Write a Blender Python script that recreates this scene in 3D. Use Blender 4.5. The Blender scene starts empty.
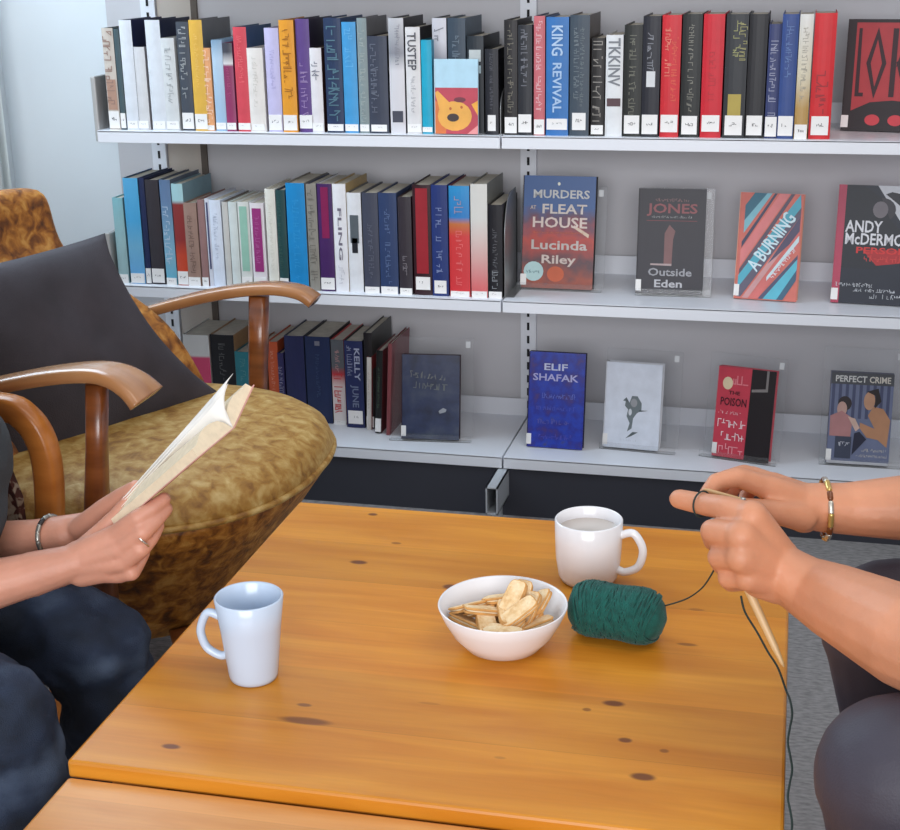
import bpy, bmesh, math, random
from mathutils import Vector, Matrix, Quaternion
random.seed(7)
SC = bpy.context.scene
COL = SC.collection
H = 1.20                                   # camera height above the floor (m)

# ------------------------------------------------------------------ camera
F_PX, PITCH, ROLL, YAW = 1418.03, 0.317988, -0.017886, -0.246754
fw0 = Vector((math.sin(YAW), math.cos(YAW), 0)); rt0 = Vector((math.cos(YAW), -math.sin(YAW), 0)); up0 = Vector((0, 0, 1))
FW = fw0*math.cos(PITCH) - up0*math.sin(PITCH); UP_ = up0*math.cos(PITCH) + fw0*math.sin(PITCH)
RT = math.cos(ROLL)*rt0 + math.sin(ROLL)*UP_; UPV = math.cos(ROLL)*UP_ - math.sin(ROLL)*rt0
cam_d = bpy.data.cameras.new('camera'); cam = bpy.data.objects.new('camera', cam_d); COL.objects.link(cam)
cam_d.sensor_fit = 'HORIZONTAL'; cam_d.sensor_width = 36; cam_d.lens = F_PX/900*36
cam.matrix_world = Matrix(((RT.x, UPV.x, -FW.x, 0), (RT.y, UPV.y, -FW.y, 0), (RT.z, UPV.z, -FW.z, H), (0, 0, 0, 1)))
cam_d.clip_start = 0.02
SC.camera = cam
# ------------------------------------------------------------------ world, lights, exposure
wd = bpy.data.worlds.new('world'); SC.world = wd; wd.use_nodes = True
wd.node_tree.nodes['Background'].inputs[0].default_value = (0.86, 0.92, 1.0, 1)
wd.node_tree.nodes['Background'].inputs[1].default_value = 0.66
SC.view_settings.view_transform = 'Standard'; SC.view_settings.look = 'None'
SC.view_settings.exposure = 0.0; SC.view_settings.gamma = 1.0
SC.view_settings.use_curve_mapping = False
def area(name, loc, target, sx, sy, power, col):
    l = bpy.data.lights.new(name, 'AREA'); l.shape = 'RECTANGLE'; l.size = sx; l.size_y = sy; l.energy = power; l.color = col
    o = bpy.data.objects.new(name, l); COL.objects.link(o); o.location = loc
    o.rotation_euler = (Vector(target)-Vector(loc)).to_track_quat('-Z', 'Y').to_euler(); return o
area('window_daylight', (-1.80, 2.55, 1.75), (-0.9, 2.5, 0.9), 0.9, 1.3, 26, (0.66, 0.84, 1.0))
area('window_daylight_front', (-2.6, -0.4, 1.9), (-0.4, 1.6, 0.5), 1.6, 1.4, 19, (0.78, 0.88, 1.0))
area('shelf_fill_light', (0.3, -3.4, 1.7), (-0.4, 2.9, 0.6), 3.4, 1.8, 185, (0.96, 0.97, 1.0))  # unseen fill added behind the camera to brighten the shelves and back panel
area('ceiling_light', (0.6, 1.3, 2.6), (0.0, 1.9, 0.4), 1.6, 1.2, 13, (1.0, 0.93, 0.84))

# ------------------------------------------------------------------ pixel -> world helpers
def ray(x, y): return FW + RT*((x-450)/F_PX) - UPV*((y-415)/F_PX)
def P(x, y, Y):
    r = ray(x, y); r = r*(Y/r.y); return Vector((r.x, r.y, r.z+H))
def Zp(x, y, z):
    r = ray(x, y); r = r*((z-H)/r.z); return Vector((r.x, r.y, r.z+H))

# ------------------------------------------------------------------ materials
def srgb(c):
    f = lambda v: v/12.92 if v <= 0.04045 else ((v+0.055)/1.055)**2.4
    return tuple(f(v/255) for v in c[:3]) + (1,)
MATS = {}
def mat(name, col, rough=0.5, var=0.0, scale=20, metal=0, spec=0.5, bump=0, bscale=None, sub=0, sheen=0):
    if name in MATS: return MATS[name]
    m = bpy.data.materials.new(name); MATS[name] = m; m.use_nodes = True
    nt = m.node_tree; b = nt.nodes['Principled BSDF']; c = srgb(col)
    b.inputs['Base Color'].default_value = c; b.inputs['Roughness'].default_value = rough
    b.inputs['Metallic'].default_value = metal; b.inputs['Specular IOR Level'].default_value = spec
    if sub:
        b.inputs['Subsurface Weight'].default_value = sub; b.inputs['Subsurface Radius'].default_value = (1, .35, .2); b.inputs['Subsurface Scale'].default_value = 0.008
    if sheen: b.inputs['Sheen Weight'].default_value = sheen; b.inputs['Sheen Roughness'].default_value = .4
    tc = nt.nodes.new('ShaderNodeTexCoord')
    nz = nt.nodes.new('ShaderNodeTexNoise'); nz.inputs['Scale'].default_value = scale; nz.inputs['Detail'].default_value = 5
    nt.links.new(tc.outputs['Object'], nz.inputs['Vector'])
    rp = nt.nodes.new('ShaderNodeValToRGB')
    k = max(var, 0.02)
    rp.color_ramp.elements[0].position = .3; rp.color_ramp.elements[1].position = .7
    rp.color_ramp.elements[0].color = tuple(max(0, v*(1-k)) for v in c[:3])+(1,)
    rp.color_ramp.elements[1].color = tuple(min(1, v*(1+k)) for v in c[:3])+(1,)
    nt.links.new(nz.outputs['Fac'], rp.inputs[0]); nt.links.new(rp.outputs[0], b.inputs['Base Color'])
    if bump:
        n2 = nt.nodes.new('ShaderNodeTexNoise'); n2.inputs['Scale'].default_value = bscale or scale*6; n2.inputs['Detail'].default_value = 4
        bp = nt.nodes.new('ShaderNodeBump'); bp.inputs['Strength'].default_value = bump; bp.inputs['Distance'].default_value = .002
        nt.links.new(tc.outputs['Object'], n2.inputs['Vector']); nt.links.new(n2.outputs['Fac'], bp.inputs['Height']); nt.links.new(bp.outputs[0], b.inputs['Normal'])
    return m
def cmat(col, rough=0.42):
    return mat('cover_%d_%d_%d' % tuple(col), tuple(max(0, v-8) if max(col) < 70 else v for v in col), rough, 0.07, 35, spec=.35)
def split_mat(name, stops, rough=.38, axis='Z', noise=0.0):
    """book spine whose printed colour changes along its height: stops = [(height m, rgb), ...]"""
    m = bpy.data.materials.new(name); m.use_nodes = True; nt = m.node_tree; b = nt.nodes['Principled BSDF']; b.inputs['Roughness'].default_value = rough
    tc = nt.nodes.new('ShaderNodeTexCoord'); sx = nt.nodes.new('ShaderNodeSeparateXYZ'); nt.links.new(tc.outputs['Object'], sx.inputs[0])
    mr = nt.nodes.new('ShaderNodeMath'); mr.operation = 'MULTIPLY'; mr.inputs[1].default_value = 4.0
    nt.links.new(sx.outputs[axis], mr.inputs[0]); src = mr.outputs[0]
    if noise:
        nz = nt.nodes.new('ShaderNodeTexNoise'); nz.inputs['Scale'].default_value = 30; nt.links.new(tc.outputs['Object'], nz.inputs['Vector'])
        ad = nt.nodes.new('ShaderNodeMath'); ad.operation = 'MULTIPLY_ADD'; ad.inputs[1].default_value = noise; nt.links.new(nz.outputs['Fac'], ad.inputs[0]); nt.links.new(src, ad.inputs[2]); src = ad.outputs[0]
    rp = nt.nodes.new('ShaderNodeValToRGB'); e = rp.color_ramp.elements
    e[0].position = stops[0][0]*4; e[0].color = srgb(stops[0][1]); e[1].position = min(1, stops[1][0]*4); e[1].color = srgb(stops[1][1])
    for z, c in stops[2:]:
        q = e.new(min(1, z*4)); q.color = srgb(c)
    nt.links.new(src, rp.inputs[0]); nt.links.new(rp.outputs[0], b.inputs['Base Color']); return m
def mottled(name, cols, scale=18, rough=.5, stretch=(1, 1, 1), sheen=0, bump=.3, bscale=200, coords='Object', detail=8, distort=0):
    m = bpy.data.materials.new(name); MATS[name] = m; m.use_nodes = True; nt = m.node_tree; b = nt.nodes['Principled BSDF']; b.inputs['Roughness'].default_value = rough
    tc = nt.nodes.new('ShaderNodeTexCoord'); mp = nt.nodes.new('ShaderNodeMapping'); mp.inputs['Scale'].default_value = stretch
    nt.links.new(tc.outputs[coords], mp.inputs[0])
    nz = nt.nodes.new('ShaderNodeTexNoise'); nz.inputs['Scale'].default_value = scale; nz.inputs['Detail'].default_value = detail; nz.inputs['Distortion'].default_value = distort
    nt.links.new(mp.outputs[0], nz.inputs['Vector'])
    rp = nt.nodes.new('ShaderNodeValToRGB'); e = rp.color_ramp.elements
    e[0].position = cols[0][0]; e[0].color = srgb(cols[0][1]); e[1].position = cols[-1][0]; e[1].color = srgb(cols[-1][1])
    for p_, c in cols[1:-1]:
        q = e.new(p_); q.color = srgb(c)
    nt.links.new(nz.outputs['Fac'], rp.inputs[0]); nt.links.new(rp.outputs[0], b.inputs['Base Color'])
    if sheen: b.inputs['Sheen Weight'].default_value = sheen; b.inputs['Sheen Roughness'].default_value = .35; b.inputs['Sheen Tint'].default_value = srgb(cols[-1][1])
    if bump:
        n2 = nt.nodes.new('ShaderNodeTexNoise'); n2.inputs['Scale'].default_value = bscale; nt.links.new(mp.outputs[0], n2.inputs['Vector'])
        bp = nt.nodes.new('ShaderNodeBump'); bp.inputs['Strength'].default_value = bump; bp.inputs['Distance'].default_value = .003
        nt.links.new(n2.outputs['Fac'], bp.inputs['Height']); nt.links.new(bp.outputs[0], b.inputs['Normal'])
    return m
def clear_plastic():
    m = bpy.data.materials.new('clear_acrylic'); m.use_nodes = True; nt = m.node_tree; nt.nodes.remove(nt.nodes['Principled BSDF'])
    out = nt.nodes['Material Output']; t = nt.nodes.new('ShaderNodeBsdfTransparent'); t.inputs[0].default_value = (.985, .988, .99, 1)
    g = nt.nodes.new('ShaderNodeBsdfGlossy'); g.inputs['Roughness'].default_value = .08
    d = nt.nodes.new('ShaderNodeBsdfDiffuse'); d.inputs[0].default_value = (.85, .86, .87, 1)
    lw = nt.nodes.new('ShaderNodeLayerWeight'); lw.inputs[0].default_value = .16
    mx = nt.nodes.new('ShaderNodeMixShader'); nt.links.new(lw.outputs['Fresnel'], mx.inputs[0]); nt.links.new(t.outputs[0], mx.inputs[1]); nt.links.new(g.outputs[0], mx.inputs[2])
    m2 = nt.nodes.new('ShaderNodeMixShader'); m2.inputs[0].default_value = .03; nt.links.new(mx.outputs[0], m2.inputs[1]); nt.links.new(d.outputs[0], m2.inputs[2])
    nt.links.new(m2.outputs[0], out.inputs[0]); return m
ACR = clear_plastic()
WHITE_METAL = mat('white_shelf_enamel', (226, 228, 234), .35, .02, 3)
GREY_PANEL = mat('grey_back_panel', (196, 194, 197), .6, .03, 2)
WALL = mat('wall_paint', (226, 232, 236), .75, .02, 4, bump=.05, bscale=90)
PAPER = mat('page_paper', (206, 198, 182), .8, .10, 60, bump=.3, bscale=300)
PAPER_W = mat('page_white', (236, 232, 226), .8, .03, 40)
LABEL = mat('sticker_white', (232, 230, 228), .5, .02, 60)
INKD = mat('ink_dark', (40, 42, 46), .5); INKW = mat('ink_white', (228, 228, 226), .5)
METALG = mat('grey_metal', (150, 152, 154), .35, .05, 10, metal=.6)
SLOT = mat('slot_dark', (22, 22, 24), .8)

# ------------------------------------------------------------------ object helpers
def link(name, me, m=None, parent=None, smooth=False):
    if m is not None:
        for mm in (m if isinstance(m, (list, tuple)) else [m]): me.materials.append(mm)
    if smooth:
        for p in me.polygons: p.use_smooth = True
    o = bpy.data.objects.new(name, me); COL.objects.link(o)
    if parent: o.parent = parent
    return o
def obj(name, bm, m=None, parent=None, smooth=False, loc=None):
    bmesh.ops.recalc_face_normals(bm, faces=bm.faces[:])
    if loc is not None: bmesh.ops.translate(bm, verts=bm.verts[:], vec=-Vector(loc))
    me = bpy.data.meshes.new(name); bm.to_mesh(me); bm.free()
    o = link(name, me, m, parent, smooth)
    if loc is not None: o.location = loc
    return o
def tag(o, label, cat, group=None, kind=None):
    if label: o['label'] = label
    if cat: o['category'] = cat
    if group: o['group'] = group
    if kind: o['kind'] = kind
    return o
def thing(name, label, cat, loc=(0, 0, 0), rot=None, group=None):
    o = bpy.data.objects.new(name, None); o.empty_display_size = .05; COL.objects.link(o); o.location = loc
    if rot is not None: o.rotation_euler = rot
    return tag(o, label, cat, group)
def struct(name, bm, m):
    o = obj(name, bm, m); o['kind'] = 'structure'; return o
def box(bm, lo, hi, mi=0, bev=0):
    x0, y0, z0 = lo; x1, y1, z1 = hi
    v = [bm.verts.new(c) for c in ((x0,y0,z0),(x1,y0,z0),(x1,y1,z0),(x0,y1,z0),(x0,y0,z1),(x1,y0,z1),(x1,y1,z1),(x0,y1,z1))]
    fs = [bm.faces.new([v[i] for i in q]) for q in ((0,3,2,1),(4,5,6,7),(0,1,5,4),(1,2,6,5),(2,3,7,6),(3,0,4,7))]
    for f in fs: f.material_index = mi
    if bev:
        es = list({e for f in fs for e in f.edges})
        bmesh.ops.bevel(bm, geom=es, offset=bev, segments=2, affect='EDGES', profile=.5)
    return fs
def tube(bm, pts, rad, seg=10, caps=True, closed=False):
    pts = [Vector(p) for p in pts]; n = len(pts); rings = []
    rr = rad if isinstance(rad, (list, tuple)) else [rad]*n
    up = None
    for i, p in enumerate(pts):
        if closed: t = (pts[(i+1) % n]-pts[i-1]).normalized()
        else: t = (pts[min(i+1, n-1)]-pts[max(i-1, 0)]).normalized()
        if up is None:
            a = Vector((0, 0, 1)) if abs(t.z) < .9 else Vector((1, 0, 0)); up = (a - t*a.dot(t)).normalized()
        else: up = (up - t*up.dot(t)).normalized()
        s = t.cross(up)
        rings.append([bm.verts.new(p + (up*math.cos(2*math.pi*k/seg) + s*math.sin(2*math.pi*k/seg))*rr[i]) for k in range(seg)])
    for i in range(n if closed else n-1):
        a, b = rings[i], rings[(i+1) % n]
        for k in range(seg): bm.faces.new((a[k], a[(k+1) % seg], b[(k+1) % seg], b[k]))
    if caps and not closed:
        bm.faces.new(rings[0][::-1]); bm.faces.new(rings[-1])
def spline(pts, n=8):
    pts = [Vector(p) for p in pts]; out = []
    for i in range(len(pts)-1):
        p0 = pts[max(i-1, 0)]; p1 = pts[i]; p2 = pts[i+1]; p3 = pts[min(i+2, len(pts)-1)]
        for k in range(n):
            t = k/n
            out.append(.5*((2*p1)+(p2-p0)*t+(2*p0-5*p1+4*p2-p3)*t*t+(3*p1-p0-3*p2+p3)*t**3))
    out.append(pts[-1]); return out
def sweep(bm, pts, widths, hts, side, seg=4):
    """rounded flat bar along pts; side = direction of the width"""
    n = len(pts); rings = []
    for i, p in enumerate(pts):
        t = (pts[min(i+1, n-1)]-pts[max(i-1, 0)]).normalized()
        s = (Vector(side)-t*t.dot(Vector(side))).normalized(); u = s.cross(t)
        w, h = widths[i]/2, hts[i]/2; ring = []
        for k in range(16):
            a = 2*math.pi*k/16; ca, sa = math.cos(a), math.sin(a)
            ring.append(bm.verts.new(p + s*w*math.copysign(abs(ca)**.5, ca) + u*h*math.copysign(abs(sa)**.5, sa)))
        rings.append(ring)
    for i in range(n-1):
        for k in range(16): bm.faces.new((rings[i][k], rings[i][(k+1) % 16], rings[i+1][(k+1) % 16], rings[i+1][k]))
    bm.faces.new(rings[0][::-1]); bm.faces.new(rings[-1])
def lathe(bm, prof, seg=48, mi=0):
    rings = []
    for r, z in prof:
        if r < 1e-6: rings.append([bm.verts.new((0, 0, z))])
        else: rings.append([bm.verts.new((r*math.cos(2*math.pi*k/seg), r*math.sin(2*math.pi*k/seg), z)) for k in range(seg)])
    for a, b in zip(rings, rings[1:]):
        for k in range(seg):
            k2 = (k+1) % seg
            if len(a) == 1 and len(b) == 1: continue
            if len(a) == 1: bm.faces.new((a[0], b[k], b[k2]))
            elif len(b) == 1: bm.faces.new((a[k], a[k2], b[0]))
            else: bm.faces.new((a[k], a[k2], b[k2], b[k]))
def apply_mods(o):
    dg = bpy.context.evaluated_depsgraph_get(); dg.update()
    me = bpy.data.meshes.new_from_object(o.evaluated_get(dg)); o.modifiers.clear(); o.data = me; return o

# text as thin mesh lettering: local x = reading direction, y = up, fits in w x h, centred
def text_mesh(s, w, h, bold=False):
    cu = bpy.data.curves.new('lettering', 'FONT'); cu.body = s; cu.align_x = 'CENTER'; cu.align_y = 'CENTER'; cu.resolution_u = 2
    if bold: cu.offset = .02
    o = bpy.data.objects.new('lettering', cu); COL.objects.link(o)
    dg = bpy.context.evaluated_depsgraph_get(); dg.update()
    me = bpy.data.meshes.new_from_object(o.evaluated_get(dg)); bpy.data.objects.remove(o); bpy.data.curves.remove(cu)
    xs = [v.co.x for v in me.vertices]; ys = [v.co.y for v in me.vertices]
    cx, cy = (min(xs)+max(xs))/2, (min(ys)+max(ys))/2; sx = w/max(1e-6, max(xs)-min(xs)); sy = h/max(1e-6, max(ys)-min(ys))
    for v in me.vertices: v.co = ((v.co.x-cx)*sx, (v.co.y-cy)*sy, 0)
    me.materials.clear(); return me
# worn, unreadable lettering: small strokes and bends in letter-sized cells
def marks_mesh(w, h, rnd, n=None):
    bm = bmesh.new(); n = n or max(3, int(w/(h*.5))); cw = w/n
    for i in range(n):
        if rnd.random() < .1: continue
        x0 = -w/2+i*cw+cw*.10; lw = cw*.72; th = min(h*.15, cw*.2); hh = h*rnd.choice((.72, 1, .72, .85))
        gx = (0, .5, 1); gy = (0, .5, 1); p = (rnd.choice((0, 1)), rnd.choice(gy))
        for kk in range(rnd.choice((3, 3, 4))):
            q = (rnd.choice(gx), rnd.choice(gy))
            if rnd.random() < .8: q = (q[0], p[1]) if rnd.random() < .5 and q[0] != p[0] else (p[0], q[1])
            if q == p: q = (1-p[0], p[1]) if rnd.random() < .5 else (p[0], 1-p[1])
            a = Vector((x0+p[0]*lw, -h/2+p[1]*hh, 0)); b = Vector((x0+q[0]*lw, -h/2+q[1]*hh, 0)); d = b-a
            if d.length < 1e-6: continue
            nn = Vector((-d.y, d.x, 0)).normalized()*th/2
            zo = Vector((0, 0, .00003*(kk+1))); ex = d.normalized()*th/2
            bm.faces.new([bm.verts.new(c+zo) for c in (a-nn-ex, b-nn+ex, b+nn+ex, a+nn-ex)]); p = q
    me = bpy.data.meshes.new('lettering'); bm.to_mesh(me); bm.free(); return me
def basis(o, X, Y, Zv): return Matrix(((X.x, Y.x, Zv.x, o.x), (X.y, Y.y, Zv.y, o.y), (X.z, Y.z, Zv.z, o.z), (0, 0, 0, 1)))

# ================================================================== SETTING
bm = bmesh.new(); box(bm, (-2.6, -1.2, -.05), (2.2, 3.30, 0)); 
FLOOR = mottled('carpet_floor', [(.3, (112, 108, 108)), (.5, (134, 130, 129)), (.7, (152, 147, 145))], 60, .95, (1, 3, 1), bump=.5, bscale=400)
struct('floor', bm, FLOOR)
bm = bmesh.new(); box(bm, (-1.945, 3.24, 0), (2.2, 3.30, 2.6)); struct('wall_back', bm, WALL)
# left wall with a tall window opening (y 1.9..3.0)
bm = bmesh.new(); box(bm, (-2.025, 3.08, 0), (-1.945, 3.30, 2.6)); box(bm, (-2.025, -1.2, 0), (-1.945, 1.9, 2.6)); box(bm, (-2.025, 1.9, 0), (-1.945, 3.08, .35)); box(bm, (-2.025, 1.9, 2.3), (-1.945, 3.08, 2.6))
struct('wall_left', bm, WALL)
WF = mat('window_frame_paint', (220, 230, 234), .4)
bm = bmesh.new()
for lo, hi in (((-2.005, 1.9, .35), (-1.980, 1.96, 2.3)), ((-2.005, 3.02, .35), (-1.980, 3.08, 2.3)), ((-2.005, 1.96, .35), (-1.980, 3.02, .41)), ((-2.005, 1.96, 2.24), (-1.980, 3.02, 2.3)), ((-1.995, 2.47, .41), (-1.945, 2.51, 2.24))): box(bm, lo, hi)
struct('window_1', bm, WF)
bm = bmesh.new(); box(bm, (-1.980, 1.96, .41), (-1.975, 3.02, 2.24)); struct('window_1', bm, ACR)
# tall pale curtain at the far side of the window
bm = bmesh.new(); n = 60; rows = []
for i in range(n+1):
    y = 2.72+.42*i/n; x = -1.912+.018*math.sin(i*.85)
    rows.append((x, y))
for side in (0, .002):
    pass
vs = [[bm.verts.new((x+s, y, z)) for (x, y) in rows] for z in (.12, 1.2, 2.35) for s in (0, .003)]
for a, b in ((0, 2), (2, 4), (1, 3), (3, 5)):
    for i in range(n): bm.faces.new((vs[a][i], vs[a][i+1], vs[b][i+1], vs[b][i]))
for a, b in ((0, 1), (4, 5)):
    for i in range(n): bm.faces.new((vs[a][i], vs[a][i+1], vs[b][i+1], vs[b][i]))
tag(obj('curtain', bm, mat('curtain_cloth', (232, 240, 240), .8, .02, 6, sheen=.2), smooth=True), 'pale straight curtain hanging at the window in the left corner', 'curtain')

# ================================================================== SHELVING
YF, YB = 2.862, 3.172
Z1, Z2, Z3 = H-.3656, H-.7097, H-1.0619; TH = .0257
XL, XM, XR = -1.505, -.604, .30
shelving = thing('library_shelving', 'white metal wall shelving with grey back panel full of library books', 'shelving', (0, 0, 0))
bm = bmesh.new(); box(bm, (-1.618, YB+.004, .02), (1.25, YB+.02, 2.1)); obj('back_panel', bm, GREY_PANEL, shelving)
# vertical panel joints and pale strip behind the left uprights
bm = bmesh.new(); box(bm, (-1.40, YB-.004, .02), (-1.385, YB+.003, 2.1)); obj('panel_joint', bm, mat('joint_brown', (92, 82, 74), .6), shelving)
bm = bmesh.new(); box(bm, (-1.485, YB-.002, .02), (-1.40, YB+.0035, 2.1)); obj('panel_strip', bm, mat('strip_beige', (186, 176, 166), .6), shelving)
def shelf(x0, x1, z):
    bm = bmesh.new()
    box(bm, (x0, YF, z-TH), (x1, YF+.003, z-.0005), bev=.0008)             # front fascia
    box(bm, (x0, YF, z-.003), (x1, YB-.012, z))                            # deck
    box(bm, (x0, YB-.015, z-TH), (x1, YB-.012, z+.042))                    # back lip
    box(bm, (x0, YF+.003, z-TH), (x0+.002, YB-.015, z-.003)); box(bm, (x1-.002, YF+.003, z-TH), (x1, YB-.015, z-.003))
    return obj('shelf', bm, WHITE_METAL, shelving)
for x0, x1 in ((XL, XM-.002), (XM+.002, XR), (XR+.004, XR+.90)):
    for z in (Z1, Z2, Z3, Z1+.40): shelf(x0, x1, z)
# end bracket plates at the left end of the shelves
for z in (Z1, Z2, Z3):
    bm = bmesh.new(); box(bm, (XL-.012, YF+.012, z-TH), (XL-.0005, YF+.15, z+.115), bev=.003); obj('end_bracket', bm, mat('bracket_grey', (176, 174, 172), .4, metal=.2), shelving)
for x in (XL, XM, XR, XR+.902):
    bm = bmesh.new(); box(bm, (x-.018, YB-.010, .0), (x+.018, YB+.003, 2.1)); up = obj('upright', bm, WHITE_METAL, shelving)
    bm = bmesh.new()
    for k in range(64): 
        z = .06+k*.032; box(bm, (x-.0028, YB-.0115, z), (x+.0028, YB-.0098, z+.018))
    obj('slots', bm, SLOT, up)
    # hollow rectangular foot
    bm = bmesh.new(); zf = Z3-TH-.002; x0, x1, y0, y1 = x-.013, x+.013, YF-.115, YB-.012
    for lo, hi in (((x0, y0, zf-.062), (x0+.003, y1, zf)), ((x1-.003, y0, zf-.062), (x1, y1, zf)), ((x0, y0, zf-.003), (x1, y1, zf)), ((x0, y0, zf-.062), (x1, y1, zf-.059))): box(bm, lo, hi)
    box(bm, (x0+.004, y0+.05, 0), (x1-.004, y0+.07, zf-.06)); box(bm, (x0+.004, y1-.05, 0), (x1-.004, y1-.03, zf-.06))
    obj('foot', bm, mat('foot_metal', (196, 200, 204), .3, .03, 10, metal=.3), shelving)
bm = bmesh.new(); box(bm, (-1.60, YF+.006, 0), (1.25, YF+.020, Z3-TH-.001)); obj('dark_base_panel', bm, mat('base_panel_black', (50, 51, 60), .7), shelving)  # black base panel, set forward to stand in for shaded floor under the shelf

# ================================================================== BOOKS
ARC = 5
def book_body(t, d, h, mats):
    """upright hardback, spine towards -y at the origin: part meshes cover and pages"""
    bm = bmesh.new(); b = min(.0022, t*.12); c = .0018; prof = []
    for k in range(ARC+1):
        u = -1+2*k/ARC; prof.append((t/2*u, -b*(1-u*u)))
    outer = [(-t/2, d)] + prof + [(t/2, d)]
    inner = [(-t/2+c, d)] + [(x*(1-2*c/t), y+c) for x, y in prof] + [(t/2-c, d)]
    lo = [bm.verts.new((x, y, 0)) for x, y in outer]; hi = [bm.verts.new((x, y, h)) for x, y in outer]
    li = [bm.verts.new((x, y, 0)) for x, y in inner]; hj = [bm.verts.new((x, y, h)) for x, y in inner]
    n = len(outer)
    for i in range(n-1):
        mi = 1 if i == 0 else (2 if i == n-2 else 0)
        for q in ((lo[i], lo[i+1], hi[i+1], hi[i]), (li[i+1], li[i], hj[i], hj[i+1]), (lo[i+1], lo[i], li[i], li[i+1]), (hi[i], hi[i+1], hj[i+1], hj[i])):
            bm.faces.new(q).material_index = mi
    bm.faces.new((lo[0], hi[0], hj[0], li[0])).material_index = 1; bm.faces.new((lo[-1], li[-1], hj[-1], hi[-1])).material_index = 2
    pg = bmesh.new(); box(pg, (-t/2+c, .003, .003), (t/2-c, d-.004, h-.0035))
    return bm, pg
def side_text(me, parent, mtl, z0, z1, x, y, name='title'):
    o = link(name, me, mtl, parent); c = Vector((x, y, (z0+z1)/2)); o.matrix_local = basis(c, Vector((0, 0, -1)), Vector((1, 0, 0)), Vector((0, -1, 0))); return o
NB = 0
def spine_book(px0, px1, ytop, zs, Y, spine, label, side=None, other=None, txt=None, stick=None, band=None, group=None, d=.155, stops=None, name='book', noise=0):
    """book seen by its spine between two pixel columns at its top edge"""
    global NB; NB += 1; rnd = random.Random(NB*17)
    a, b = P(px0, ytop, Y), P(px1, ytop, Y); t = b.x-a.x-.0006; h = (a.z+b.z)/2-zs; cx = (a.x+b.x)/2
    r = thing(name, label, 'book', (cx, Y+rnd.uniform(0, .004), zs), None, group)
    side = side or spine
    cm = split_mat('spine_print_%d' % NB, [(z*h, c) for z, c in stops], noise=noise) if stops else cmat(spine)
    bm, pg = book_body(t, d+rnd.uniform(-.008, .008), h, None)
    obj('cover', bm, [cm, cmat(other or side), cmat(side)], r); obj('pages', pg, PAPER, r)
    y = -min(.0022, t*.12)-.0005
    for (z0, z1, w, c) in (band or []):
        bb = bmesh.new(); box(bb, (-t*w/2, y+.0002, z0*h), (t*w/2, y+.0007, z1*h)); obj('spine_panel', bb, cmat(c), r)
    if stick:
        z0, z1, w = stick[0], stick[1], (stick[2] if len(stick) > 2 else .92)
        bb = bmesh.new(); box(bb, (-t*w/2, y-.0002, z0), (t*w/2, y+.0012, z1)); s = obj('sticker', bb, LABEL, r)
        me = marks_mesh(t*w*.5, (z1-z0)*.16, rnd, 3); q = link('sticker_print', me, INKD, s); q.matrix_local = basis(Vector((0, y-.0006, (z0+z1)/2+.002)), Vector((1, 0, 0)), Vector((0, 0, 1)), Vector((0, -1, 0)))
    for q in (txt or []):
        s, c, z0, z1, w = q[:5]; xo = q[5] if len(q) > 5 else 0
        L = (z1-z0)*h; me = text_mesh(s, L, t*w, True) if s else marks_mesh(L, t*w, rnd)
        c = tuple(int(p_*(.78 if s else .62)+q_*(.22 if s else .38)) for p_, q_ in zip(c, band[0][3] if band and len(band[0]) > 3 and band[0][1]-band[0][0] > .6 else spine))
        side_text(me, r, cmat(c), z0*h, z1*h, xo*t, y-.0005)
    return r
W_, K_ = (225, 226, 226), (38, 39, 43)
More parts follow.
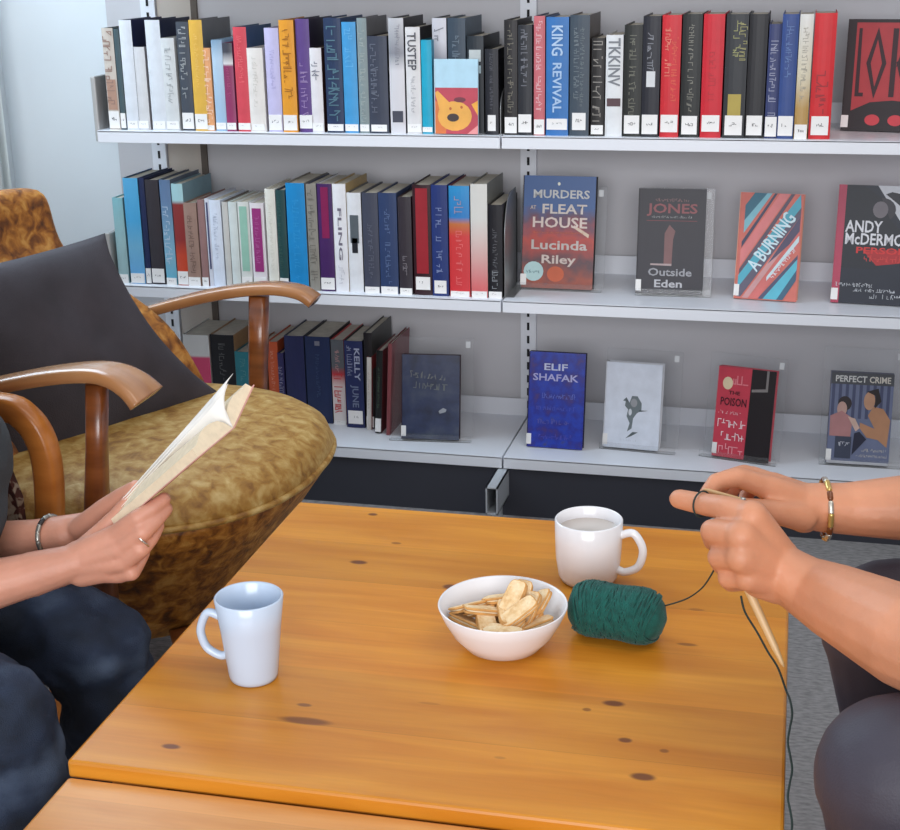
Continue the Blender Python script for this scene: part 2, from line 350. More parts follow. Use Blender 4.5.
ROW1 = [ # px0, px1, ytop, spine, look, options
 (100.5,112,28,(196,186,176),'brown-and-white patterned',dict(txt=[('',(120,80,70),.25,.97,.75)],side=(70,80,84),band=[(.2,.5,.8,(176,140,122))],stick=(.004,.04))),
 (112.5,118,29,(66,84,90),'very thin dark green',dict(stick=(.004,.036))),
 (118,130.5,20,(212,216,222),'tall white-spined navy',dict(side=(30,38,74),stick=(.004,.02,.8))),
 (131,143.5,47,(206,206,208),'short pale grey',dict(stick=(.004,.02,.8))),
 (144,159,20,(210,214,220),'tall white-spined dark blue',dict(side=(28,36,66),stick=(.004,.02,.8))),
 (160,173.5,38,(204,206,206),'white grey-lettered',dict(txt=[('',(120,124,128),.3,.9,.4)],stick=(.004,.02))),
 (174.5,187,22,(66,72,82),'slate white-lettered',dict(txt=[('',(214,214,210),.3,.97,.55)],stick=(.004,.038))),
 (187.5,201,20,(216,170,70),'mustard yellow',dict(side=(98,100,104),txt=[('',(236,206,130),.4,.9,.25)],stick=(.004,.036))),
 (201.5,209,48,(224,160,110),'short orange-and-white',dict(txt=[('',(244,232,222),.1,.97,.8)],stick=(.002,.012))),
 (210,221,40,(150,180,208),'powder blue',dict(stick=(.004,.018),stops=[(0,(150,182,210)),(.8,(176,198,216)),(1,(120,150,176))])),
 (221.5,231.5,43,(140,48,92),'magenta dark-topped',dict(stops=[(0,(146,48,96)),(.74,(134,44,88)),(.77,(210,206,206)),(.9,(60,60,70))],stick=(.004,.018),txt=[('',(190,110,140),.4,.72,.3)])),
 (232,245.5,27,(206,72,84),'coral red',dict(side=(46,72,104),txt=[('',(236,130,130),.45,.92,.35)],stick=(.004,.018))),
 (246,262,48,(224,218,212),'cream',dict(txt=[('',(184,180,170),.3,.9,.3)],stick=(.004,.016,.8))),
 (263,277.5,28,(192,186,220),'lilac',dict(txt=[('',(150,146,190),.4,.8,.3)],side=(150,146,184),stick=(.004,.036))),
 (278,293,20,(222,150,44),'bright orange',dict(txt=[('',(120,72,20),.3,.92,.5)],side=(170,110,40),stick=(.004,.036))),
 (294,308,19,(92,66,128),'tall purple',dict(side=(42,34,54),txt=[('',(190,170,200),.15,.62,.5)],stick=(.008,.036))),
 (308.5,320.5,48,(220,216,218),'short white dark-titled',dict(txt=[('',(60,64,80),.62,.86,.6)],side=(74,46,44),stick=(.004,.02))),
 (322.5,340,18,(34,52,84),'navy teal-lettered',dict(txt=[('',(110,156,160),.1,.95,.6)],stick=(.004,.018),side=(20,50,90))),
 (340.5,355,22,(66,150,204),'sky blue',dict(txt=[('',(120,186,224),.6,.95,.5)],side=(30,80,130),stick=(.004,.018))),
 (356,366,18,(128,142,144),'thin grey-green',dict(side=(98,98,102),txt=[('',(170,176,170),.1,.9,.5)],stick=(.004,.018))),
 (366.5,386.5,36,(56,62,78),'charcoal blue',dict(txt=[('',(128,134,146),.15,.96,.35,-.15)],side=(28,30,40),stick=(.004,.018,.8))),
 (387.5,403,18,(196,194,200),'pale grey-fading',dict(stops=[(0,(206,204,208)),(.55,(206,204,208)),(.7,(130,132,140)),(1,(186,186,190))],band=[(.1,.2,.7,(70,72,84))],txt=[('',(90,92,100),.6,.95,.3,.1)],side=(46,46,52))),
 (404.5,419.5,27,(214,212,212),'white TUSTEP',dict(txt=[('TUSTEP',(48,48,56),.6,.95,.6,-.05),('',(140,140,146),.2,.55,.3)],side=(48,46,48),stick=(.004,.02))),
 (420,431,40,(28,160,190),'turquoise',dict(side=(20,130,160),stick=(.004,.014))),
 (431.5,446,18,(202,206,214),'white-grey photo',dict(stops=[(0,(210,222,232)),(.5,(210,222,232)),(.62,(140,140,152)),(.8,(196,196,204))],txt=[('',(60,62,72),.8,.96,.6)],side=(60,64,72))),
 (447,465,18,(56,70,84),'dark slate',dict(txt=[('',(130,144,156),.5,.85,.4)],side=(66,82,98))),
 (466,483,36,(44,52,60),'black white-tagged',dict(band=[(.74,.86,.7,(190,196,196)),(.62,.7,.7,(180,200,206))],side=(38,40,46))),
 (484.5,498,49,(40,42,50),'short black',dict(txt=[('',(120,120,130),.3,.96,.25)],stick=(.008,.04,.6),side=(30,30,36))),
 (503.5,517,20,(44,42,44),'black tan-marked',dict(txt=[('',(168,160,140),.2,.96,.4)],stick=(.004,.036))),
 (517.5,532,25,(48,50,56),'dark grey',dict(txt=[('',(156,158,166),.45,.96,.5)],stick=(.006,.042))),
 (533.5,545,16,(196,104,112),'rose pink white-lettered',dict(txt=[('',(240,230,230),.55,.96,.5),('',(240,230,230),.2,.5,.5)],side=(58,66,100),stick=(.002,.032))),
 (546,569,17,(52,112,176),'thick blue KING',dict(txt=[('KING',(206,220,236),.68,.93,.5),('REVIVAL',(196,214,234),.2,.62,.4)],stick=(.012,.034),side=(40,80,130))),
 (570,590,15,(62,74,86),'grey-black',dict(txt=[('',(150,160,164),.3,.9,.25,-.15),('',(140,150,150),.25,.9,.2,.15)],side=(84,76,72),stick=(.012,.046,.7))),
 (591.5,605,38,(46,44,44),'brown-black chunky-lettered',dict(txt=[('',(196,190,180),.15,.97,.65)],stick=(.004,.022))),
 (606,623.5,35,(220,222,224),'white black-lettered',dict(txt=[('TKKINV',(90,94,102),.5,.97,.7)],band=[(.3,.38,.8,(84,60,66))],side=(200,200,200))),
 (624.5,643,25,(46,48,46),'short-lettered black',dict(txt=[('',(150,148,130),.2,.94,.35)],stick=(.006,.042,.85))),
 (643.5,661.5,16,(42,43,52),'black white-blocked',dict(txt=[('',(180,182,190),.55,.93,.4)],band=[(.42,.55,.5,(206,208,210))],stick=(.006,.044,.9))),
 (662.5,682,15,(200,40,50),'red orange-lettered',dict(txt=[('',(240,190,150),.48,.9,.3,-.15),('',(224,120,80),.3,.85,.3,.2)],stick=(.010,.044,.9))),
 (683,703,14,(44,46,46),'black cream-titled',dict(txt=[('',(180,176,160),.2,.92,.3)],stick=(.006,.042,.8))),
 (704,725.5,14,(196,30,46),'plain scarlet',dict(txt=[('',(160,30,44),.3,.7,.3)],stick=(.012,.044,.85))),
 (727,749.5,14,(52,54,58),'charcoal yellow-lettered',dict(txt=[('',(206,204,120),.66,.95,.3,0),('',(200,190,110),.62,.93,.3,.3)],band=[(.17,.36,.6,(170,150,70))],stick=(.006,.044,.8))),
 (750,769,14,(44,44,48),'plain black',dict(stick=(.006,.044,.85))),
 (769.5,782.5,24,(54,62,104),'indigo white-lettered',dict(txt=[('',(206,206,220),.2,.88,.55)],stick=(.004,.042))),
 (783,800,14,(48,72,130),'royal blue',dict(txt=[('',(110,140,186),.5,.95,.4)],stick=(.006,.044,.9))),
 (800.5,814.5,14,(196,190,176),'white-gold',dict(stops=[(0,(176,140,80)),(.25,(176,140,80)),(.5,(206,196,170)),(1,(212,210,206))],txt=[('',(130,124,112),.3,.9,.4)],stick=(.0,.028))),
 (815.5,838,13,(200,32,40),'bright red dark-titled',dict(txt=[('',(120,24,36),.2,.55,.5)],stick=(.008,.044,.8))),
]
ROW2 = [
 (111,121.5,198,(140,186,192),'pale teal',dict(stops=[(0,(150,180,184)),(.5,(156,192,196)),(1,(130,186,196))],stick=(.0,.02))),
 (122,137,178,(74,160,208),'light blue',dict(side=(60,90,120),stops=[(0,(96,164,220)),(.35,(110,176,210)),(.6,(70,164,214)),(1,(84,168,214))],stick=(.002,.024))),
 (137.5,143,178,(30,42,80),'thin navy',dict(stick=(.002,.036))),
 (143.5,157,180,(62,58,64),'brown-grey',dict(side=(24,30,54),stick=(.004,.036))),
 (158,169,180,(120,146,176),'blue white-lettered',dict(txt=[('',(220,230,240),.2,.75,.6)],stops=[(0,(90,170,196)),(.3,(130,180,204)),(.8,(96,124,160)),(1,(90,116,150))],side=(90,100,116),stick=(.0,.016))),
 (170,181.5,184,(150,50,40),'pale-topped red',dict(stops=[(0,(196,70,40)),(.3,(190,66,40)),(.45,(136,40,40)),(.80,(132,44,44)),(.84,(160,200,206))],side=(120,150,162),stick=(.002,.032))),
 (182.5,195.5,203,(152,124,112),'beige-brown',dict(txt=[('',(90,66,60),.15,.85,.4)],stick=(.0,.02))),
 (196,203,200,(146,112,110),'mauve-brown',dict(stick=(.0,.02))),
 (203.5,208,199,(208,210,220),'thin navy-striped white',dict(band=[(.2,.96,.4,(70,76,110))])),
 (208.5,220,200,(214,222,236),'ice white',dict(txt=[('',(150,160,180),.3,.85,.35)])),
 (221,227,202,(198,196,192),'slim stone-coloured',dict(side=(120,114,110))),
 (227.5,236,202,(208,216,214),'slim white',dict()),
 (236.5,248,202,(214,216,212),'mint-panelled white',dict(band=[(.2,.95,.66,(146,190,172))],stick=(.0,.026))),
 (249,263,203,(224,218,222),'magenta-panelled white',dict(band=[(.2,.94,.66,(150,50,118))],txt=[('',(190,120,170),.3,.85,.3)],stick=(.0,.026))),
 (264,274.5,189,(224,222,212),'ivory',dict(txt=[('',(196,196,180),.2,.9,.3)])),
 (275,284.5,190,(34,70,72),'dark teal-navy',dict(txt=[('',(80,110,96),.2,.9,.4,-.2)],stick=(.002,.026),side=(20,40,80))),
 (285,304,183,(24,134,196),'vivid blue',dict(txt=[('',(70,164,214),.1,.85,.3)],side=(130,126,118),stick=(.0,.008))),
 (305,315.5,184,(140,136,128),'grey marbled',dict(txt=[('',(84,80,74),.1,.95,.6)],side=(70,74,96))),
 (316,331,184,(66,34,92),'purple magenta-striped',dict(band=[(.5,.97,.5,(130,28,80))],side=(200,200,204),stick=(.004,.030))),
 (331.5,345,184,(226,226,230),'white FLING',dict(txt=[('FLING',(84,78,96),.3,.78,.3),('',(170,172,180),.05,.25,.4)],side=(176,150,104))),
 (345.5,360,193,(218,220,224),'white portrait-spined',dict(band=[(.5,.78,.6,(84,92,98)),(.4,.55,.4,(40,42,50))],side=(110,110,110))),
 (361,377,193,(64,68,84),'slate blue-grey',dict(txt=[('',(120,124,136),.15,.7,.3)],stick=(.0,.014))),
 (377.5,396,193,(42,60,98),'navy silver-lettered',dict(txt=[('',(120,140,176),.1,.85,.3)],stick=(.0,.016))),
 (397,410.5,197,(58,52,60),'dark plum',dict(txt=[('',(180,176,180),.2,.4,.35)],stick=(.0,.014),side=(60,30,40))),
 (411.5,430,185,(56,30,38),'dark red-panelled',dict(band=[(.2,.97,.66,(150,32,44))],stick=(.012,.04,.8))),
 (430.5,447,185,(34,52,110),'navy white-titled',dict(txt=[('',(180,190,220),.5,.8,.4),('',(180,190,220),.2,.42,.4)],stick=(.006,.034,.75))),
 (448,469,186,(200,56,60),'blue-topped red',dict(stops=[(0,(206,52,60)),(.55,(206,56,58)),(.66,(190,110,60)),(.72,(40,120,186)),(1,(40,140,196))],txt=[('',(236,150,150),.1,.6,.3),('',(120,190,220),.75,.95,.4)],stick=(.0,.012),side=(110,30,36))),
 (470,487,184,(216,210,206),'white pink-fading',dict(stops=[(0,(204,92,96)),(.1,(214,110,112)),(.5,(214,190,184)),(.7,(212,210,204))],side=(118,118,112),stick=(.0,.014))),
 (487.5,502,205,(36,36,42),'black silver-lettered',dict(txt=[('',(150,150,156),.3,.75,.3),('',(200,204,210),.1,.3,.4)],side=(34,32,34),stick=(.0,.014))),
]
ROW3 = [
 (182,208,335,(216,214,212),'pink-bottomed white',dict(stops=[(0,(206,70,110)),(.72,(206,70,110)),(.75,(214,214,212))])),
 (209,233,335,(38,38,42),'thick black',dict(txt=[('',(130,130,130),.45,.9,.25)],side=(170,134,96))),
 (234,250,352,(50,124,136),'teal',dict(txt=[('',(110,160,160),.2,.9,.3)])),
 (251,265,348,(150,100,70),'tan',dict()),
 (266,276.5,342,(196,88,52),'burnt orange',dict(txt=[('',(226,190,170),.2,.9,.3)])),
 (277,283,353,(52,48,92),'slim indigo white-lettered',dict(txt=[('',(200,200,214),.3,.8,.7)])),
 (283.5,303,336,(40,44,84),'tall navy',dict(side=(44,54,76))),
 (304,329,337,(34,46,82),'wide navy crested',dict(txt=[('',(80,96,130),.3,.8,.15)],band=[(.9,.95,.2,(120,120,130))],side=(50,50,52))),
 (330,343,340,(196,70,70),'grey-topped red-and-white',dict(stops=[(0,(222,216,214)),(.45,(216,200,198)),(.6,(180,50,60)),(.68,(88,92,98))],txt=[('',(196,50,60),.12,.6,.6),('',(190,190,190),.6,.9,.3)],stick=(.0,.01))),
 (343.5,362,341,(36,44,88),'navy KELLY JUNE',dict(txt=[('KELLY',(200,204,220),.55,.92,.3,.2),('',(210,212,226),.6,.95,.25,-.2),('JUNE',(130,140,160),.24,.5,.45)],stick=(.010,.042,.8),side=(30,28,34))),
 (363,371.5,333,(38,34,38),'tall black',dict(side=(84,84,82),stick=(.004,.03))),
]
def row(data, zs, Y, where, grp, dx=0):
    prev = None
    for i, (a, b, yt, c, look, o) in enumerate(data):
        if i == 0: lab = '%s book on the %s, furthest left' % (look, where)
        else: lab = '%s book on the %s, right of the %s one' % (look, where, prev)
        prev = look
        spine_book(a, b, yt, zs, Y if not callable(Y) else Y(a), c, lab, group=grp, **o)
row(ROW1, Z1, lambda a: 2.902 if 425 < a < 470 else 2.880, 'top shelf', 'spine-out books on the top shelf')
row(ROW2, Z2, 2.882, 'middle shelf', 'spine-out books on the middle shelf')
row(ROW3, Z3, lambda a: 3.010 if a < 340 else 2.995, 'bottom shelf', 'spine-out books on the bottom shelf')
# two slim books leaning at the right end of the bottom row
def leaning(px, yt, ybase, t, Y, spine, side, label, lean, stick=None, txt=None):
    p = P(px, yt, Y); h = (p.z-Z3)*.99
    r = thing('book', label, 'book', (P(px-2, ybase, Y).x, Y, Z3+.001), (0, math.radians(lean), math.radians(0)), 'spine-out books on the bottom shelf')
    bm, pg = book_body(t, .15, h, None); obj('cover', bm, [cmat(spine), cmat(side), cmat(side)], r); obj('pages', pg, PAPER, r)
    if stick:
        bb = bmesh.new(); box(bb, (-t*.45, -.003, .004), (t*.45, -.001, .036)); obj('sticker', bb, LABEL, r)
    if txt:
        side_text(marks_mesh(h*.5, t*.3, random.Random(5)), r, cmat(txt), h*.3, h*.8, 0, -.0033)
leaning(371, 357, 424, .011, 2.985, (206,200,194), (150,60,60), 'slim cream book leaning at the right end of the bottom row', 2, txt=(150,120,110))
leaning(380, 350, 427, .015, 2.965, (32,34,34), (120,56,62), 'slim black book with white sticker leaning beside the slim cream one', 3, stick=True, txt=(90,110,90))
leaning(390, 343, 430, .009, 2.955, (126,66,70), (130,70,74), 'slim maroon book leaning against the stand with the navy book', 3)

# bookends
def bookend(px, ytop, ybot, Y, zs, label, depth=.12):
    a = P(px, ytop, Y); r = thing('bookend', label, 'bookend', (a.x, Y, zs), None, 'metal bookends')
    bm = bmesh.new(); h = a.z-zs
    n = 10; pr = [(0, .0), (0, h*.55)] + [(depth*.55*(1-math.cos(math.pi/2*k/n)), h*.55+h*.45*math.sin(math.pi/2*k/n)) for k in range(1, n+1)] + [(depth, h), (depth, 0)]
    f1 = [bm.verts.new((0, y, z)) for y, z in pr]; f2 = [bm.verts.new((.0015, y, z)) for y, z in pr]
    bm.faces.new(f1); bm.faces.new(f2[::-1])
    for i in range(len(pr)): bm.faces.new((f1[i], f1[(i+1) % len(pr)], f2[(i+1) % len(pr)], f2[i]))
    obj('upright_plate', bm, METALG, r)
    bm = bmesh.new(); box(bm, (-.004, 0, 0.0002), (.02, depth, .0012)); obj('base_plate', bm, METALG, r)
bookend(500, 88, 134, 2.885, Z1, 'grey metal bookend in the gap before the black tan-marked book on top shelf')
bookend(504, 196, 296, 2.89, Z2, 'grey metal bookend right of the black silver-lettered book on middle shelf')

# ------------------------------------------------------------------ front-facing books on stands
def display_frame(bl, br, tl, zs, lean, t):
    BL, BR = Zp(*bl, zs), Zp(*br, zs); X = (BR-BL); w = X.length; X = X.normalized()
    back = Vector((-X.y, X.x, 0)); 
    if back.y < 0: back = -back
    Uv = (Vector((0, 0, 1))*math.cos(lean) + back*math.sin(lean)).normalized(); N = X.cross(Uv)   # towards camera? 
    if N.y > 0: N = -N
    r = ray(*tl); o = Vector((0, 0, H)); k = (BL-o).dot(N)/r.dot(N); TL = o+r*k; h = (TL-BL).dot(Uv)
    return BL, X, Uv, N, w, h
def art(parent, polys, w, h, name='cover_picture'):
    """polygons (u, v in 0..1) printed on the cover, each slightly proud of the last"""
    bm = bmesh.new(); ms = []; y = -.0003
    for c, pts in polys:
        m = c if not isinstance(c, tuple) else cmat(c)
        if m not in ms: ms.append(m)
        f = bm.faces.new([bm.verts.new((u*w, y, v*h)) for u, v in pts]); f.material_index = ms.index(m); y -= .00006
    me = bpy.data.meshes.new(name); bm.to_mesh(me); bm.free(); return link(name, me, ms, parent)
def circ(u, v, ru, rv, n=18, a0=0): return [(u+ru*math.cos(2*math.pi*k/n+a0), v+rv*math.sin(2*math.pi*k/n+a0)) for k in range(n)]
def cover_text(parent, s, col, u, v, tw, th, w, h, ang=0, seed=1, bold=True):
    me = text_mesh(s, tw*w, th*h, bold) if s else marks_mesh(tw*w, th*h, random.Random(seed))
    o = link('title' if s else 'small_print', me, cmat(col), parent); c, s_ = math.cos(ang), math.sin(ang)
    o.matrix_local = basis(Vector((u*w, -.0014, v*h)), Vector((c, 0, s_)), Vector((-s_, 0, c)), Vector((0, -1, 0)))
def display_book(label, bl, br, tl, zs, lean, t, front, spine, polys=(), texts=(), sticker=True, stand=None, frontmat=None, pages=PAPER):
    BL, X, U, N, w, h = display_frame(bl, br, tl, zs, lean, t)
    BL = BL+Vector((0, 0, .002 if stand is None else .004))
    r = thing('book', label, 'book', BL, None, 'front-facing books on display'); r.matrix_world = basis(BL, X, -N, U)
    cv = frontmat or cmat(front)
    bm = bmesh.new()
    box(bm, (0, 0, 0), (w, .0022, h), 0); box(bm, (0, t-.0022, 0), (w, t, h), 1); box(bm, (-.0015, .0, 0), (.0008, t, h), 1)
    obj('cover', bm, [cv, cmat(spine)], r)
    bm = bmesh.new(); box(bm, (.001, .0023, .003), (w-.004, t-.0023, h-.003)); obj('pages', bm, pages, r)
    if polys: art(r, polys, w, h)
    for q in texts: cover_text(r, *q[:6], w, h, *(q[6:]))
    if sticker:
        bm = bmesh.new(); box(bm, (-.0022, -.0012, .006), (w*.07, .0, .030)); box(bm, (-.0022, -.0012, .006), (-.0016, t*.8, .030)); obj('sticker', bm, LABEL, r)
    if stand:
        tlx, trx, ty, lab = stand
        o = Vector((0, 0, H)); k = BL+N*(-t-.004)
        def on(px, py):
            q = ray(px, py); return (o+q*((k-o).dot(N)/q.dot(N)) - BL)
        a, b = on(tlx, ty), on(trx, ty); x0, x1, hh = a.dot(X), b.dot(X), a.dot(U)
        s = thing('book_stand', lab, 'book stand', BL+Vector((0, 0, -.003)), None, 'clear acrylic book stands'); s.matrix_world = basis(BL+Vector((0, 0, -.003)), X, -N, U)
        bm = bmesh.new(); box(bm, (x0, t+.003, 0), (x1, t+.006, hh), bev=.001); obj('back_plate', bm, ACR, s)
        bm = bmesh.new(); box(bm, (x0, -.006, -.001), (x1, t+.003, .0015)); obj('ledge', bm, ACR, s)
        bm = bmesh.new(); box(bm, (x0, -.009, -.001), (x1, -.006, .014), bev=.0008); obj('front_lip', bm, ACR, s)
        # rear prop: runs down from the plate to the shelf
        lw = math.radians(0); bm = bmesh.new()
        pz = hh*.55; tl_ = math.tan(lean)*2.2+.25
        L1 = [(x0+(x1-x0)*.2, t+.006, pz), (x0+(x1-x0)*.8, t+.006, pz), (x0+(x1-x0)*.8, t+.006+.05, .0+math.tan(lean)*-.05), (x0+(x1-x0)*.2, t+.006+.05, math.tan(lean)*-.05)]
        v1 = [bm.verts.new(q) for q in L1]; v2 = [bm.verts.new((x, y+.003, z)) for x, y, z in L1]
        bm.faces.new(v1); bm.faces.new(v2[::-1])
        for i in range(4): bm.faces.new((v1[i], v1[(i+1) % 4], v2[(i+1) % 4], v2[i]))
        obj('rear_prop', bm, ACR, s)
        bm = bmesh.new(); box(bm, (x1-.018, t+.001, hh-.022), (x1-.008, t+.0028, hh-.008)); obj('price_sticker', bm, mat('pale_sticker', (214, 216, 218), .5), s)
    return r
LN = math.radians(9)
# middle shelf
fleat = split_mat('sunset_cover', [(0, (60, 44, 50)), (.06, (150, 66, 44)), (.1, (80, 52, 60)), (.15, (176, 58, 46)), (.19, (90, 60, 84)), (.22, (44, 84, 140))], noise=.35)
display_book('sunset-coloured MURDERS AT FLEAT HOUSE book on a clear stand, middle shelf', (521,289), (592,292), (525,177), Z2, LN, .026, (60,60,80), (40,34,40), frontmat=fleat,
  polys=[((214,190,170), [(.7,.55),(.92,.46),(.93,.49),(.72,.57)]), ((176,206,206), circ(.17,.15,.14,.088)), ((190,92,60), circ(.48,.13,.12,.07)), ((224,224,210), circ(.49,.93,.02,.015))],
  texts=[('MURDERS', (196,196,196), .53,.84,.78,.075), ('AT', (196,180,170), .14,.72,.08,.035), ('FLEAT', (206,196,190), .58,.71,.62,.085), ('HOUSE', (214,196,188), .52,.59,.76,.095), ('Lucinda', (190,180,176), .52,.39,.78,.085), ('Riley', (200,184,176), .52,.25,.48,.10), ('', (200,110,70), .5,.5,.7,.012), ('', (90,120,130), .17,.15,.2,.03)],
  stand=(523, 608, 183, 'clear acrylic stand behind the sunset-coloured book on middle shelf'))
display_book('black Outside Eden book standing face out on the middle shelf', (636,295), (702,297), (637,190), Z2, LN, .02, (52,50,58), (50,48,54),
  polys=[((120,84,84), [(.40,.28),(.52,.28),(.53,.52),(.56,.60),(.47,.66),(.40,.58)]), ((170,150,150), [(.2,.275),(.52,.27),(.52,.29),(.2,.29)]), ((130,60,66), [(.12,.695),(.88,.695),(.88,.70),(.12,.70)])],
  texts=[('JONES', (140,76,80), .5,.80,.76,.12), ('', (150,110,110), .5,.895,.5,.03), ('', (170,170,170), .5,.735,.6,.02), ('Outside', (150,150,156), .5,.21,.66,.075), ('Eden', (180,180,186), .48,.10,.42,.075)],
  stand=(640, 716, 186, 'clear acrylic stand behind the black Outside Eden book'))
def stripe(u0, v0, u1, v1, th):
    return [(u0, v0), (u0, v0+th), (u1, v1+th), (u1, v1)]
display_book('coral and blue striped A BURNING book face out on middle shelf', (734,299), (796,303), (741,193), Z2, LN, .024, (206,112,100), (222,150,126),
  polys=[((60,110,130), [(.08,.74),(.42,1.0),(.22,1.0),(.08,.88)]), ((130,186,200), [(.08,.62),(.50,1.0),(.42,1.0),(.08,.74)]), ((70,72,96), [(.06,.48),(.58,1.0),(.54,1.0),(.06,.54)]),
         ((216,128,128), [(.05,.30),(.05,.46),(.62,1.0),(.78,1.0)]), ((94,84,100), [(.05,.20),(.05,.28),(.80,1.0),(.86,1.0)]), ((84,170,190), [(.04,.05),(.04,.22),(.95,1.0),(.97,.86)]), ((96,92,110), [(.1,.02),(.04,.02),(.04,.10),(.97,.88),(.97,.80)]),
         ((200,150,150), [(.12,.01),(.22,.01),(.97,.70),(.97,.78)]), ((86,80,104), [(.5,.34),(.97,.62),(.97,.80),(.72,.56)]), ((206,110,106), [(.22,.01),(.38,.01),(.97,.52),(.97,.66)]), ((200,220,226), [(.5,.18),(.97,.56),(.97,.62),(.5,.22)]), ((80,84,110), [(.38,.01),(.46,.01),(.97,.40),(.97,.44)]), ((90,180,200), [(.46,.01),(.68,.01),(.97,.30),(.97,.40)]), ((60,96,120), [(.68,.01),(.78,.01),(.97,.2),(.97,.3)])],
  texts=[('A BURNING', (206,228,236), .53,.55,1.06,.13, math.radians(57)), ('', (220,226,230), .74,.36,.6,.045, math.radians(55))])
display_book('red-spined ANDY McDERMOTT thriller face out on middle shelf', (831,303), (915,308), (832,185), Z2, LN, .030, (36,42,56), (170,60,84),
  polys=[((196,198,204), [(.45,1),(1,1),(1,.3),(.8,.55),(.75,.7)]), ((60,58,66), circ(.52,.80,.16,.10)), ((44,46,54), [(.55,.93),(.62,.95),(1,.90),(1,.84),(.72,.84)]), ((34,38,48), [(.0,1),(.28,1),(.5,.9),(.62,.72),(.8,.6),(.5,.3),(0,.3)]), ((110,104,110), circ(.50,.80,.09,.07)), ((170,34,40), [(.32,.46),(1,.47),(1,.38),(.5,.33)]), ((176,62,88), [(0,0),(.085,0),(.085,1),(0,1)])],
  texts=[('ANDY', (214,214,220), .32,.655,.44,.10), ('McDERMOTT', (214,214,220), .55,.55,.88,.10), ('PERSONS', (206,44,44), .6,.455,.7,.055), ('', (206,60,56), .6,.39,.5,.05), ('', (196,200,206), .25,.16,.45,.03,0,3), ('', (196,200,206), .5,.12,.5,.03,0,4), ('', (196,200,206), .75,.07,.6,.035,0,5)])
# bottom shelf
elif_m = mottled('indigo_cover', [(.3, (70, 50, 110)), (.45, (34, 44, 140)), (.6, (30, 60, 170)), (.75, (60, 66, 120))], 40, .35, bump=0)
display_book('bright blue ELIF SHAFAK book face out on the bottom shelf', (527,447), (582,451), (529,352), Z3, LN, .022, (30,50,150), (36,34,70), frontmat=elif_m,
  texts=[('ELIF', (190,196,224), .48,.85,.42,.07), ('SHAFAK', (170,170,214), .48,.74,.82,.075), ('', (96,110,190), .55,.55,.6,.05,0,7), ('', (80,90,180), .5,.42,.7,.04,0,8), ('', (90,90,160), .45,.28,.6,.05,0,9), ('', (80,80,170), .5,.12,.6,.05,0,10)])
display_book('white paperback with small grey ink sketch on a clear bottom-shelf stand', (603,448), (658,453), (606,363), Z3, LN, .030, (214,220,232), (206,208,214), pages=PAPER_W,
  polys=[((110,120,124), [(.32,.56),(.38,.60),(.36,.50),(.42,.46),(.40,.38),(.46,.30),(.42,.20),(.50,.24),(.52,.36),(.58,.42),(.66,.46),(.66,.54),(.58,.62),(.48,.62),(.44,.54)]), ((150,152,156), circ(.52,.54,.06,.05)), ((206,210,216), circ(.46,.43,.03,.04)), ((90,100,104), [(.40,.12),(.52,.20),(.62,.20),(.50,.15)]), ((70,80,84), [(.62,.46),(.78,.46),(.62,.44)])],
  texts=[('', (190,196,206), .45,.10,.3,.02,0,11)], stand=(608, 684, 346, 'tall clear acrylic stand holding the white sketch paperback'))
display_book('red text-covered paperback with black half, on a clear bottom-shelf stand', (712,457), (768,465), (716,367), Z3, LN, .022, (40,34,38), (196,84,98),
  polys=[((196,62,80), [(.0,.0),(.56,.0),(.58,1),(.0,1)]), ((222,204,170), circ(.17,.82,.09,.07)), ((130,124,124), [(.60,.78),(.84,.80),(.84,1),(.88,1),(.88,.77),(.60,.75)])],
  texts=[('THE', (60,24,34), .30,.72,.2,.04), ('POISON', (70,20,34), .30,.62,.46,.09), ('', (232,206,210), .25,.5,.4,.03,0,12), ('', (236,214,218), .3,.38,.5,.08,0,13), ('', (236,214,218), .32,.24,.44,.08,0,14), ('', (226,150,160), .32,.1,.44,.1,0,15), ('', (222,130,140), .38,.88,.32,.12,0,16)], stand=(712, 790, 350, 'clear acrylic stand holding the red and black paperback'))
pc = [((104,112,140), [(0,0),(1,0),(1,1),(0,1)])]
for k in range(9): pc.append(((68,74,104), [(k*.11+.02,.5),(k*.11+.07,.5),(k*.11+.07,.88),(k*.11+.02,.88)]))
pc += [((70,72,78), [(0,.87),(1,.87),(1,1),(0,1)]), ((52,44,48), circ(.24,.66,.11,.08)), ((186,150,140), circ(.20,.60,.08,.08)), ((170,120,120), [(.02,.3),(.36,.3),(.38,.5),(.2,.58),(.02,.52)]), ((200,170,156), [(.30,.52),(.42,.50),(.5,.40),(.44,.36)]),
       ((176,128,96), [(.5,.40),(.62,.30),(.8,.28),(.95,.2),(.98,.5),(.86,.62),(.7,.64),(.62,.54),(.74,.40),(.5,.46)]), ((184,140,112), circ(.63,.70,.09,.10)), ((44,36,38), [(.58,.80),(.76,.84),(.82,.7),(.72,.62),(.72,.76)]), ((44,46,66), [(.40,.1),(.62,.28),(.5,.36),(.42,.34)]), ((60,66,84), [(.12,.06),(.38,.06),(.38,.30),(.12,.30)]), ((190,190,196), [(.0,.0),(1,.0),(1,.03),(0,.03)])]
display_book('PERFECT CRIME paperback with two embracing people, bottom shelf stand', (826,464), (888,468), (828,373), Z3, LN, .020, (120,124,140), (96,98,116), polys=pc,
  texts=[('PERFECT', (206,206,204), .32,.93,.5,.07), ('CRIME', (206,200,190), .78,.93,.34,.07), ('', (190,192,200), .26,.22,.2,.05,0,17), ('', (196,190,180), .75,.16,.4,.03,0,18), ('', (196,190,180), .72,.1,.5,.03,0,19)], stand=(826, 908, 345, 'clear acrylic stand holding the paperback with two people'))
